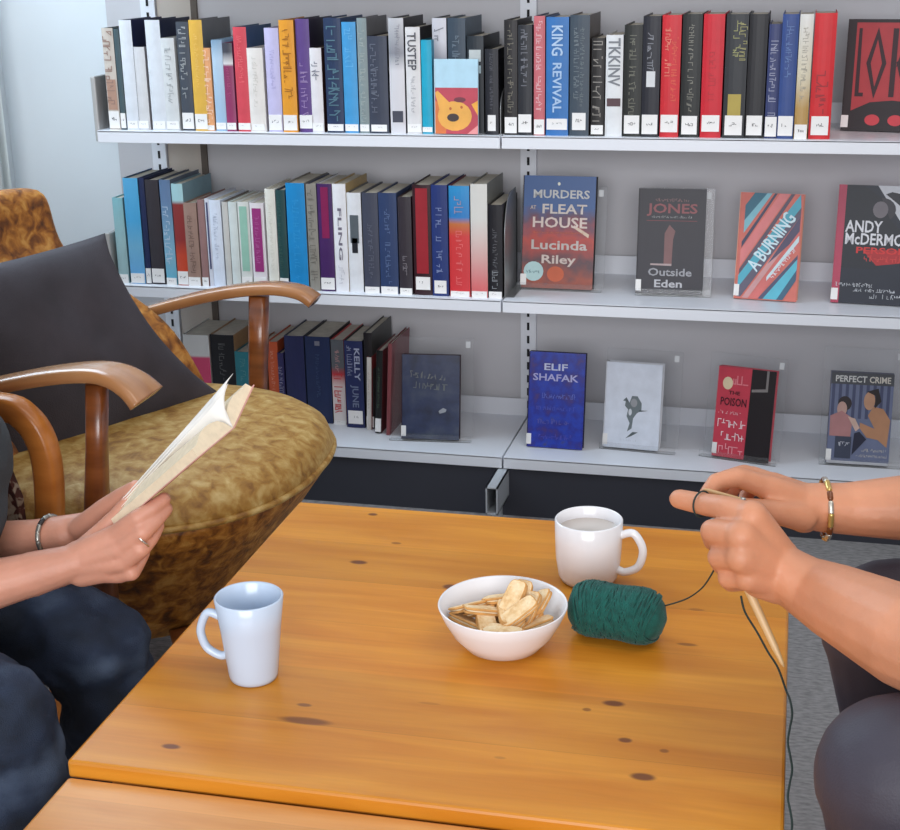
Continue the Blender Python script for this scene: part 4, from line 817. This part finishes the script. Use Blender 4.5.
# ================================================================== PEOPLE
def cap(bm, p1, r1, p2, r2, sq=None, seg=16):
    """tapered limb segment with round ends; sq = (direction, factor) flattens it"""
    p1, p2 = Vector(p1), Vector(p2); ax = p2-p1; L = ax.length
    if L < 1e-5: ax = Vector((0, 0, 1)); L = 1e-5
    t = ax.normalized(); a = Vector((0, 0, 1)) if abs(t.z) < .9 else Vector((1, 0, 0))
    if sq: a = Vector(sq[0])
    u = (a-t*a.dot(t)).normalized(); v = t.cross(u); fu = sq[1] if sq else 1
    rings = []; m = 5
    for k in range(m+1):
        ang = -math.pi/2+math.pi/2*k/m; rings.append((p1+t*r1*math.sin(ang), r1*math.cos(ang)))
    for k in range(m+1):
        ang = math.pi/2*k/m; rings.append((p2+t*r2*math.sin(ang), r2*math.cos(ang)))
    vs = []
    for c, r in rings:
        r = max(r, 1e-4); vs.append([bm.verts.new(c+(u*fu*math.cos(2*math.pi*k/seg)+v*math.sin(2*math.pi*k/seg))*r) for k in range(seg)])
    for a_, b_ in zip(vs, vs[1:]):
        for k in range(seg): bm.faces.new((a_[k], a_[(k+1) % seg], b_[(k+1) % seg], b_[k]))
    bm.faces.new(vs[0][::-1]); bm.faces.new(vs[-1])
def ell(bm, c, r, rot=None, seg=20):
    g = bmesh.ops.create_uvsphere(bm, u_segments=seg, v_segments=seg//2+2, radius=1)
    M = Matrix.Translation(Vector(c)) @ (rot.to_4x4() if rot else Matrix.Identity(4)) @ Matrix.Diagonal((r[0], r[1], r[2], 1))
    bmesh.ops.transform(bm, matrix=M, verts=g['verts'])
def chain(bm, pts, rs, sq=None):
    for i in range(len(pts)-1): cap(bm, pts[i], rs[i], pts[i+1], rs[i+1], sq)
def skin_obj(name, bm, m, parent, voxel, smooth=3, fac=.5, folds=0, fs=.07):
    o = obj(name, bm, m, None); r = o.modifiers.new('r', 'REMESH'); r.mode = 'VOXEL'; r.voxel_size = voxel
    s = o.modifiers.new('s', 'SMOOTH'); s.iterations = smooth; s.factor = fac
    if folds:
        tx = bpy.data.textures.new('folds', 'CLOUDS'); tx.noise_scale = fs; tx.noise_depth = 1; dm = o.modifiers.new('d', 'DISPLACE'); dm.texture = tx; dm.strength = folds; dm.mid_level = .5; dm.texture_coords = 'LOCAL'
    apply_mods(o)
    for p in o.data.polygons: p.use_smooth = True
    if not o.data.materials: o.data.materials.append(m)
    if parent:
        o.parent = parent; o.matrix_parent_inverse = Matrix.Translation(-parent.location)
    return o
SKIN = mat('skin', (204, 144, 120), .5, .07, 22, sub=.08, bump=.25, bscale=160)
SKIN2 = mat('skin_tanned', (202, 138, 104), .5, .09, 22, sub=.08, bump=.25, bscale=160)
NAIL = mat('fingernail', (230, 176, 160), .25, .02, 30)
def head(bm, c, fwd, r=.075):
    c = Vector(c); f = Vector(fwd).normalized(); s = f.cross(Vector((0, 0, 1))).normalized()
    R_ = Matrix((f, s, Vector((0, 0, 1)))).transposed()
    ell(bm, c+Vector((0, 0, .02))-f*.01, (.094, .074, .095), R_); ell(bm, c+f*.025-Vector((0, 0, .045)), (.062, .056, .07), R_); ell(bm, c+f*.05-Vector((0, 0, .088)), (.028, .028, .022), R_)
    cap(bm, c+f*.084+Vector((0, 0, .012)), .008, c+f*.092-Vector((0, 0, .022)), .012)                       # nose
    cap(bm, c+f*.088-Vector((0, 0, .056))+s*.02, .007, c+f*.088-Vector((0, 0, .056))-s*.02, .007)          # lips
    for k in (-1, 1):
        ell(bm, c+s*.074*k-Vector((0, 0, .01)), (.02, .008, .03), R_)
        cap(bm, c+f*.08+s*.018*k+Vector((0, 0, .026)), .008, c+f*.072+s*.046*k+Vector((0, 0, .026)), .007)
def face_parts(parent, c, fwd, hair_col, long_=.1):
    c = Vector(c); f = Vector(fwd).normalized(); s = f.cross(Vector((0, 0, 1))).normalized(); R_ = Matrix((f, s, Vector((0, 0, 1)))).transposed(); off = parent.location
    for k in (-1, 1):
        bm = bmesh.new(); ell(bm, c+f*.072+s*.03*k+Vector((0, 0, .006))-off, (.011, .012, .008), R_); obj('eye', bm, mat('eye_white', (236, 234, 230), .2), parent, True)
    bm = bmesh.new(); ell(bm, c-f*.03+Vector((0, 0, .035)), (.098, .084, .094), R_); ell(bm, c-f*.045-Vector((0, 0, .02)), (.066, .082, .075+long_*.25), R_)
    ell(bm, c+f*.035+Vector((0, 0, .085)), (.06, .07, .03), R_)
    skin_obj('hair', bm, mottled('hair_%s' % hair_col[0], [(.3, hair_col[1]), (.7, hair_col[2])], 40, .5, (1, 1, .2), bump=.6, bscale=200), parent, .005, 2)
def nail(parent, p, d, n, w=.0055, l=.0075):
    d = Vector(d).normalized(); n = Vector(n); n = (n-d*n.dot(d)).normalized(); s = d.cross(n); bm = bmesh.new()
    ell(bm, Vector(p)-parent.location, (l, w, .0012), Matrix((d, s, n)).transposed(), 12); obj('fingernail', bm, NAIL, parent, True)

# ---- right person: knitting
pr = thing('person', 'person knitting at right, bare forearms, dark leggings, seated', 'person', (.45, 1.30, 0))
bm = bmesh.new()
wN, eN = P(792, 580, 1.300), P(985, 676, 1.12)
wF, eF = P(822, 509, 1.420), P(1040, 506, 1.46)
hipN, hipF = Vector((.52, 1.22, .50)), Vector((.52, 1.40, .51))
knN, knF = Vector((.112, 1.12, .515)), Vector((.118, 1.40, .520))
anN, anF = Vector((.20, 1.17, .07)), Vector((.22, 1.41, .07))
shN, shF = Vector((.47, 1.13, .92)), Vector((.47, 1.50, .92)); neck = Vector((.50, 1.315, 1.00)); hd = Vector((.46, 1.315, 1.17))
# arms
chain(bm, [shN, eN], [.045, .041]); chain(bm, [eN, eN+(wN-eN)*.35, eN+(wN-eN)*.75, wN], [.041, .046, .036, .0268])
chain(bm, [shF, eF], [.045, .038]); chain(bm, [eF, eF+(wF-eF)*.35, eF+(wF-eF)*.75, wF], [.038, .041, .031, .0245])
cap(bm, eN+(wN-eN)*.84, .0300, P(770, 562, 1.285), .0230); cap(bm, eF+(wF-eF)*.86, .0275, P(796, 502, 1.405), .020)
# near (left) hand: closed round the needle, index finger stretched out
M = [P(752, 516, 1.272), P(741, 536, 1.255), P(741, 557, 1.250), P(748, 577, 1.256)]
for q, r in zip(M, (.0155, .016, .0155, .014)): cap(bm, wN, .0225, q, r)
cap(bm, P(778, 558, 1.30), .021, P(758, 545, 1.275), .019); cap(bm, P(778, 585, 1.285), .019, P(760, 580, 1.275), .018)
chain(bm, [M[0], P(726, 508, 1.290), P(703, 504, 1.312), P(679, 499, 1.325)], [.0130, .0120, .0112, .0100])
chain(bm, [M[1], P(712, 531, 1.272), P(714, 541, 1.296), P(734, 545, 1.312)], [.0135, .0118, .0105, .0090])
chain(bm, [M[2], P(719, 557, 1.266), P(722, 565, 1.290), P(740, 567, 1.304)], [.0130, .0115, .0100, .0085])
chain(bm, [M[3], P(728, 578, 1.266), P(731, 583, 1.286), P(747, 583, 1.300)], [.0115, .0103, .0090, .0078])
chain(bm, [P(778, 560, 1.325), P(756, 536, 1.338), P(738, 521, 1.345), P(722, 513, 1.346)], [.019, .014, .011, .0092])
# far (right) hand: fingers bent down over the needle, thumb under them
Mf = [P(766, 487, 1.385), P(772, 485, 1.408), P(780, 487, 1.430), P(788, 492, 1.448)]
for q, r in zip(Mf, (.0135, .014, .0135, .012)): cap(bm, wF, .021, q, r)
cap(bm, P(804, 516, 1.405), .018, P(786, 506, 1.392), .015)
chain(bm, [Mf[0], P(738, 477, 1.368), P(716, 482, 1.355), P(706, 495, 1.345)], [.0125, .0105, .0092, .0080])
chain(bm, [Mf[1], P(744, 475, 1.395), P(724, 480, 1.385), P(716, 494, 1.372)], [.0130, .0112, .0098, .0082])
chain(bm, [Mf[2], P(752, 476, 1.418), P(734, 484, 1.408), P(728, 498, 1.396)], [.0125, .0108, .0094, .0080])
chain(bm, [Mf[3], P(764, 482, 1.438), P(748, 491, 1.430), P(744, 503, 1.418)], [.0110, .0095, .0085, .0072])
chain(bm, [P(802, 516, 1.392), P(776, 512, 1.368), P(750, 508, 1.352), P(726, 505, 1.342)], [.0165, .0125, .0102, .0086])
# trunk, head, legs
ell(bm, (.51, 1.315, .56), (.13, .17, .12)); cap(bm, (.51, 1.315, .56), .12, (.50, 1.315, .86), .13); cap(bm, shN, .055, shF, .055); cap(bm, neck-Vector((0, 0, .06)), .055, hd-Vector((0, 0, .05)), .045)
head(bm, hd, (-1, 0, -.35))
for h_, k_, a_ in ((hipN, knN, anN), (hipF, knF, anF)):
    chain(bm, [h_, k_], [.078, .055]); chain(bm, [k_, k_+(a_-k_)*.3, a_], [.050, .052, .034]); cap(bm, a_-Vector((0, 0, .03)), .034, a_+Vector((-.14, 0, -.042)), .024)
skin_obj('body', bm, SKIN2, pr, .0024, 6, .5)
bm = bmesh.new()
for h_, k_, a_ in ((hipN, knN, anN), (hipF, knF, anF)):
    chain(bm, [h_, h_+(k_-h_)*.5, k_], [.094, .088, .074]); chain(bm, [k_, k_+(a_-k_)*.3, a_+Vector((0, 0, .03))], [.072, .068, .042])
ell(bm, (.52, 1.31, .52), (.15, .185, .10)); skin_obj('leggings', bm, mottled('leggings_black', [(.3, (48, 44, 54)), (.7, (60, 56, 68))], 8, .6, bump=.15, bscale=500, sheen=.35), pr, .006, 4)
bm = bmesh.new(); cap(bm, (.52, 1.315, .56), .145, (.50, 1.315, .86), .142, None); ell(bm, (.52, 1.315, .60), (.15, .19, .12)); cap(bm, shN, .066, shF, .066)
for s_, e_ in ((shN, eN), (shF, eF)): cap(bm, s_, .060, s_+(e_-s_)*.55, .055)
skin_obj('shirt', bm, mat('shirt_dark', (44, 46, 58), .8, .05, 20, bump=.2, bscale=300), pr, .007, 4)
for a_ in (anN, anF):
    bm = bmesh.new(); cap(bm, a_+Vector((.015, 0, -.028)), .041, a_+Vector((-.145, 0, -.040)), .030, None); box(bm, a_+Vector((-.175, -.036, -.07)), a_+Vector((.05, .036, -.058))); skin_obj('shoe', bm, mat('shoe_black', (36, 36, 38), .5), pr, .006, 3)
face_parts(pr, hd, (-1, 0, -.35), ('brown', (74, 48, 30), (110, 76, 50)), .2)
#nail(pr, P(672, 494, 1.321), P(672, 494, 1.32)-P(700, 500, 1.31), (-.3, -.7, .7), .0045, .006)
def bracelet(parent, c, axis, r, cols, n=14, bead=.0045, flat=1.0):
    c = Vector(c)-parent.location; a = Vector(axis).normalized(); u = a.cross(Vector((0, 0, 1))).normalized(); v = a.cross(u)
    bm = bmesh.new(); tube(bm, [c+(u*math.cos(2*math.pi*k/40)+v*math.sin(2*math.pi*k/40))*r for k in range(40)], .0014, 6, closed=True); band = obj('bracelet', bm, mat('bracelet_band', (110, 84, 50), .4, metal=.5), parent, True)
    for k in range(n):
        th = 2*math.pi*k/n; p = c+(u*math.cos(th)+v*math.sin(th))*r; t = (-u*math.sin(th)+v*math.cos(th))
        nn, col, sc, met = cols[k % len(cols)]; bm = bmesh.new(); cap(bm, p-t*bead*.9*sc, bead*.75, p+t*bead*.9*sc, bead*.75, None, 10); obj('bead', bm, mat(nn, col, .25, .05, 60, metal=met), band, True)
bracelet(pr, wF+(eF-wF)*.015, eF-wF, .0305, [('bead_gold', (196, 164, 96), 1.5, .6), ('bead_brown', (110, 60, 30), .7, 0), ('bead_silver', (206, 200, 186), 1.2, .7)], 15, .0042)
# plain dark stool under the knitting person
bm = bmesh.new(); ch = thing('chair', 'dark seat under the knitting person at right', 'chair', (.56, 1.31, 0)); box(bm, (-.22, -.24, .345), (.22, .24, .405), bev=.02); obj('seat', bm, mat('seat_navy', (44, 50, 72), .8, .05, 30), ch, True)
for sx in (-.18, .18):
    for sy in (-.2, .2):
        bm = bmesh.new(); tube(bm, [Vector((sx, sy, .37)), Vector((sx*1.05, sy*1.05, 0))], .014, 10); obj('leg', bm, METALG, ch, True)
bm = bmesh.new(); box(bm, (.20, -.23, .46), (.235, .23, .86), bev=.012); obj('backrest', bm, mat('seat_navy', (44, 50, 72)), ch, True)
for sy in (-.2, .2):
    bm = bmesh.new(); tube(bm, [Vector((.19, sy, .37)), Vector((.217, sy, .60))], .011, 8); obj('back_post', bm, METALG, ch, True)

# ---- left person: reading
pl = thing('person', 'person reading an open book at left, dark t-shirt and blue jeans', 'person', (-1.05, 1.42, 0))
bm = bmesh.new()
wN, eN = P(64, 566, 1.395), P(-150, 622, 1.30)
wF, eF = P(66, 536, 1.500), P(-150, 560, 1.54)
shN, shF = Vector((-1.09, 1.235, .93)), Vector((-1.09, 1.60, .93)); neck = Vector((-1.10, 1.42, 1.0)); hd = Vector((-1.04, 1.42, 1.185))
hipN, hipF = Vector((-1.12, 1.31, .43)), Vector((-1.12, 1.52, .42))
knN, knF = Vector((-.825, 1.215, .395)), Vector((-.822, 1.445, .372)); anN, anF = Vector((-.80, 1.24, .07)), Vector((-.82, 1.46, .07))
chain(bm, [shN, eN], [.045, .036]); chain(bm, [eN, eN+(wN-eN)*.35, eN+(wN-eN)*.75, wN], [.036, .038, .0285, .0235])
chain(bm, [shF, eF], [.045, .036]); chain(bm, [eF, eF+(wF-eF)*.35, eF+(wF-eF)*.75, wF], [.036, .038, .0285, .0235])
cap(bm, eN+(wN-eN)*.85, .0275, P(90, 558, 1.397), .0195); cap(bm, eF+(wF-eF)*.85, .026, P(86, 526, 1.505), .018)
# near (right) hand: back of the hand to the camera, fingers under the cover, thumb on the pages
M = [P(114, 536, 1.398), P(121, 548, 1.392), P(124, 561, 1.392), P(120, 573, 1.398)]
for q, r in zip(M, (.0135, .014, .0135, .0125)): cap(bm, wN, .0205, q, r)
cap(bm, P(78, 556, 1.40), .019, P(104, 546, 1.402), .0165); cap(bm, P(82, 573, 1.395), .017, P(106, 570, 1.395), .015)
chain(bm, [M[0], P(138, 518, 1.392), P(153, 508, 1.402), P(164, 499, 1.412)], [.0125, .0108, .0095, .0082])
chain(bm, [M[1], P(143, 532, 1.388), P(156, 520, 1.402), P(166, 509, 1.415)], [.0128, .0110, .0096, .0083])
chain(bm, [M[2], P(141, 549, 1.388), P(151, 538, 1.402), P(158, 526, 1.415)], [.0125, .0108, .0094, .0080])
chain(bm, [M[3], P(132, 573, 1.392), P(138, 564, 1.404), P(144, 554, 1.414)], [.0112, .0095, .0084, .0072])
chain(bm, [P(84, 552, 1.412), P(102, 532, 1.424), P(116, 517, 1.432), P(127, 503, 1.436)], [.0170, .0125, .0105, .0088])
# far (left) hand
Mf = [P(104, 516, 1.500), P(106, 520, 1.522), P(106, 526, 1.542), P(104, 532, 1.56)]
for q, r in zip(Mf, (.013, .013, .0125, .0115)): cap(bm, wF, .019, q, r)
for q, dd in zip(Mf, ((28, -12), (30, -10), (28, -8), (24, -4))):
    b0 = q; y = q.y
    px = 104; chain(bm, [b0, b0+Vector((.026, .0, .006)), b0+Vector((.046, .0, .018)), b0+Vector((.060, -.002, .032))], [.0115, .0102, .0090, .0078])
chain(bm, [P(80, 528, 1.492), P(104, 508, 1.470), P(121, 496, 1.456), P(136, 487, 1.446)], [.0145, .0120, .0103, .0088])
ell(bm, (-1.11, 1.42, .54), (.12, .165, .11)); cap(bm, (-1.10, 1.42, .56), .11, (-1.10, 1.42, .86), .115); cap(bm, shN, .055, shF, .055); cap(bm, neck-Vector((0, 0, .06)), .052, hd-Vector((0, 0, .05)), .045)
head(bm, hd, (1, 0, -.45))
for h_, k_, a_ in ((hipN, knN, anN), (hipF, knF, anF)):
    chain(bm, [h_, k_], [.062, .046]); chain(bm, [k_, k_+(a_-k_)*.3, a_], [.043, .045, .032]); cap(bm, a_-Vector((0, 0, .03)), .033, a_+Vector((.13, 0, -.042)), .024)
skin_obj('body', bm, SKIN, pl, .0024, 4, .5)
JEAN = mottled('blue_denim', [(.34, (20, 28, 42)), (.5, (34, 46, 68)), (.72, (78, 92, 114))], 9, .85, (1, 1, 1.4), bump=.6, bscale=700, detail=10)
bm = bmesh.new()
for h_, k_, a_ in ((hipN, knN, anN), (hipF, knF, anF)):
    chain(bm, [h_, h_+(k_-h_)*.5, k_], [.080, .072, .062]); chain(bm, [k_, k_+(a_-k_)*.3, k_+(a_-k_)*.6, a_+Vector((0, 0, .0))], [.062, .064, .060, .056])
    for q in range(3):
        c = k_+(a_-k_)*(.08+.12*q); ell(bm, c+Vector((-.03, .012*q, 0)), (.045, .064, .012), Matrix.Rotation(.5-.3*q, 3, 'Y'))
ell(bm, (-1.12, 1.42, .46), (.13, .18, .09)); skin_obj('jeans', bm, JEAN, pl, .005, 3, folds=.030, fs=.06)
bm = bmesh.new(); cap(bm, (-1.085, 1.42, .56), .150, (-1.085, 1.42, .86), .140); ell(bm, (-1.075, 1.42, .60), (.145, .18, .10)); ell(bm, (-1.06, 1.42, .82), (.13, .16, .10)); cap(bm, shN, .064, shF, .064)
for s_, e_ in ((shN, eN), (shF, eF)): cap(bm, s_, .060, s_+(e_-s_)*.5, .056)
skin_obj('shirt', bm, mottled('tshirt_grey', [(.3, (50, 56, 62)), (.7, (62, 68, 74))], 12, .9, bump=.3, bscale=500), pl, .007, 4, folds=.02, fs=.09)
for a_ in (anN, anF):
    bm = bmesh.new(); cap(bm, a_+Vector((-.015, 0, -.028)), .040, a_+Vector((.14, 0, -.040)), .030); box(bm, a_+Vector((-.05, -.036, -.07)), a_+Vector((.17, .036, -.058))); skin_obj('shoe', bm, mat('shoe_brown', (70, 52, 42), .6), pl, .006, 3)
face_parts(pl, hd, (1, 0, -.45), ('dark', (44, 32, 26), (76, 56, 42)), .1)
bracelet(pl, wF+(eF-wF)*.06, eF-wF, .0275, [('bead_pewter', (150, 148, 142), 1, .7), ('bead_pewter2', (180, 178, 170), 1, .7), ('bead_pewter', (150, 148, 142), 1, .7), ('bead_black', (40, 36, 36), 1, 0)], 16, .0042)
rg = P(140, 541, 1.380); bm = bmesh.new(); u_ = (P(150, 530, 1.39)-rg).normalized(); s1 = u_.cross(Vector((0, 0, 1))).normalized(); s2 = u_.cross(s1)
rg = P(141, 540, 1.388); tube(bm, [rg+(s1*math.cos(2*math.pi*k/24)+s2*math.sin(2*math.pi*k/24))*.0118-pl.location for k in range(24)], .0012, 6, closed=True); obj('ring', bm, mat('ring_silver', (210, 206, 196), .2, metal=.9), pl, True)

# ---- the open book in the left person's hands
Fb, Ft, St = P(116, 527, 1.42), P(198, 457, 1.36), P(233, 428, 1.43)
Sb = Fb+(St-Ft); Tt = P(252, 387, 1.49); Tb = Tt+(Sb-St)
ob = thing('open_book', 'open paperback held in both hands by the reading person', 'book', Sb)
def quadslab(bm, a, b, c, d, n, t):
    v1 = [bm.verts.new(p) for p in (a, b, c, d)]; v2 = [bm.verts.new(p+n*t) for p in (a, b, c, d)]
    bm.faces.new(v1); bm.faces.new(v2[::-1])
    for i in range(4): bm.faces.new((v1[i], v1[(i+1) % 4], v2[(i+1) % 4], v2[i]))
U_ = (St-Sb)
def half(V, nflip, thick, curl, nm):
    """page block of one half: V = spine to fore edge; pages bow up towards the reader"""
    n = V.cross(U_).normalized()
    if n.dot(Vector((-1, 0, 1))) < 0: n = -n
    bm = bmesh.new(); K = 12; low, hi = [], []
    for j in range(2):
        base = U_*j; l, h_ = [], []
        for i in range(K+1):
            s = i/K; bow = curl*math.sin(math.pi*min(1, s*1.15))**.8 if s < .87 else curl*math.sin(math.pi*min(1, s*1.15))
            tt = thick*(min(1, s*6)**.5)
            l.append(bm.verts.new(base+V*s)); h_.append(bm.verts.new(base+V*s*(1-.02)+n*(tt+max(0, bow))))
        low.append(l); hi.append(h_)
    for i in range(K):
        bm.faces.new((low[0][i], low[0][i+1], low[1][i+1], low[1][i])); bm.faces.new((hi[0][i+1], hi[0][i], hi[1][i], hi[1][i+1]))
        bm.faces.new((low[0][i+1], low[0][i], hi[0][i], hi[0][i+1])); bm.faces.new((low[1][i], low[1][i+1], hi[1][i+1], hi[1][i]))
    bm.faces.new((low[0][K], hi[0][K], hi[1][K], low[1][K])); bm.faces.new((low[0][0], low[1][0], hi[1][0], hi[0][0]))
    obj(nm, bm, mat('book_block', (232, 214, 184), .8, .06, 120, bump=.3, bscale=500) , ob)
    bm = bmesh.new(); ex = V*1.04; quadslab(bm, -U_*.012, ex-U_*.012, ex+U_*1.012, U_*1.012, -n, .0012); obj('cover', bm, mat('paperback_cover', (206, 150, 140), .4, .12, 18), ob)
    return n
VN = Ft-St; VT = Tt-St
n1 = half(VN, 0, .011, .010, 'page_block'); n2 = half(VT, 0, .009, .008, 'page_block')
# lifted single leaves: pinned by the thumb at the bottom, springing free at the top
for tip, bot, bow in ((P(238, 378, 1.465), P(113, 520, 1.430), .010), (P(233, 388, 1.455), P(114, 522, 1.428), .006), (P(229, 397, 1.445), P(115, 524, 1.426), .003)):
    bm = bmesh.new(); K, J = 10, 8; gr = []
    for j in range(J+1):
        f_ = j/J; s0 = U_*f_; e0 = (bot-Sb)*(1-f_)+(tip-Sb)*f_
        gr.append([bm.verts.new(s0+(e0-s0)*(i_/K)+(n1*.5+n2*.5)*(.008*min(1, i_/2)+bow*math.sin(math.pi*i_/K)*f_)) for i_ in range(K+1)])
    for j in range(J):
        for i_ in range(K): bm.faces.new((gr[j][i_], gr[j][i_+1], gr[j+1][i_+1], gr[j+1][i_]))
    lf = obj('leaf', bm, PAPER_W, ob, True); md = lf.modifiers.new('t', 'SOLIDIFY'); md.thickness = .0005
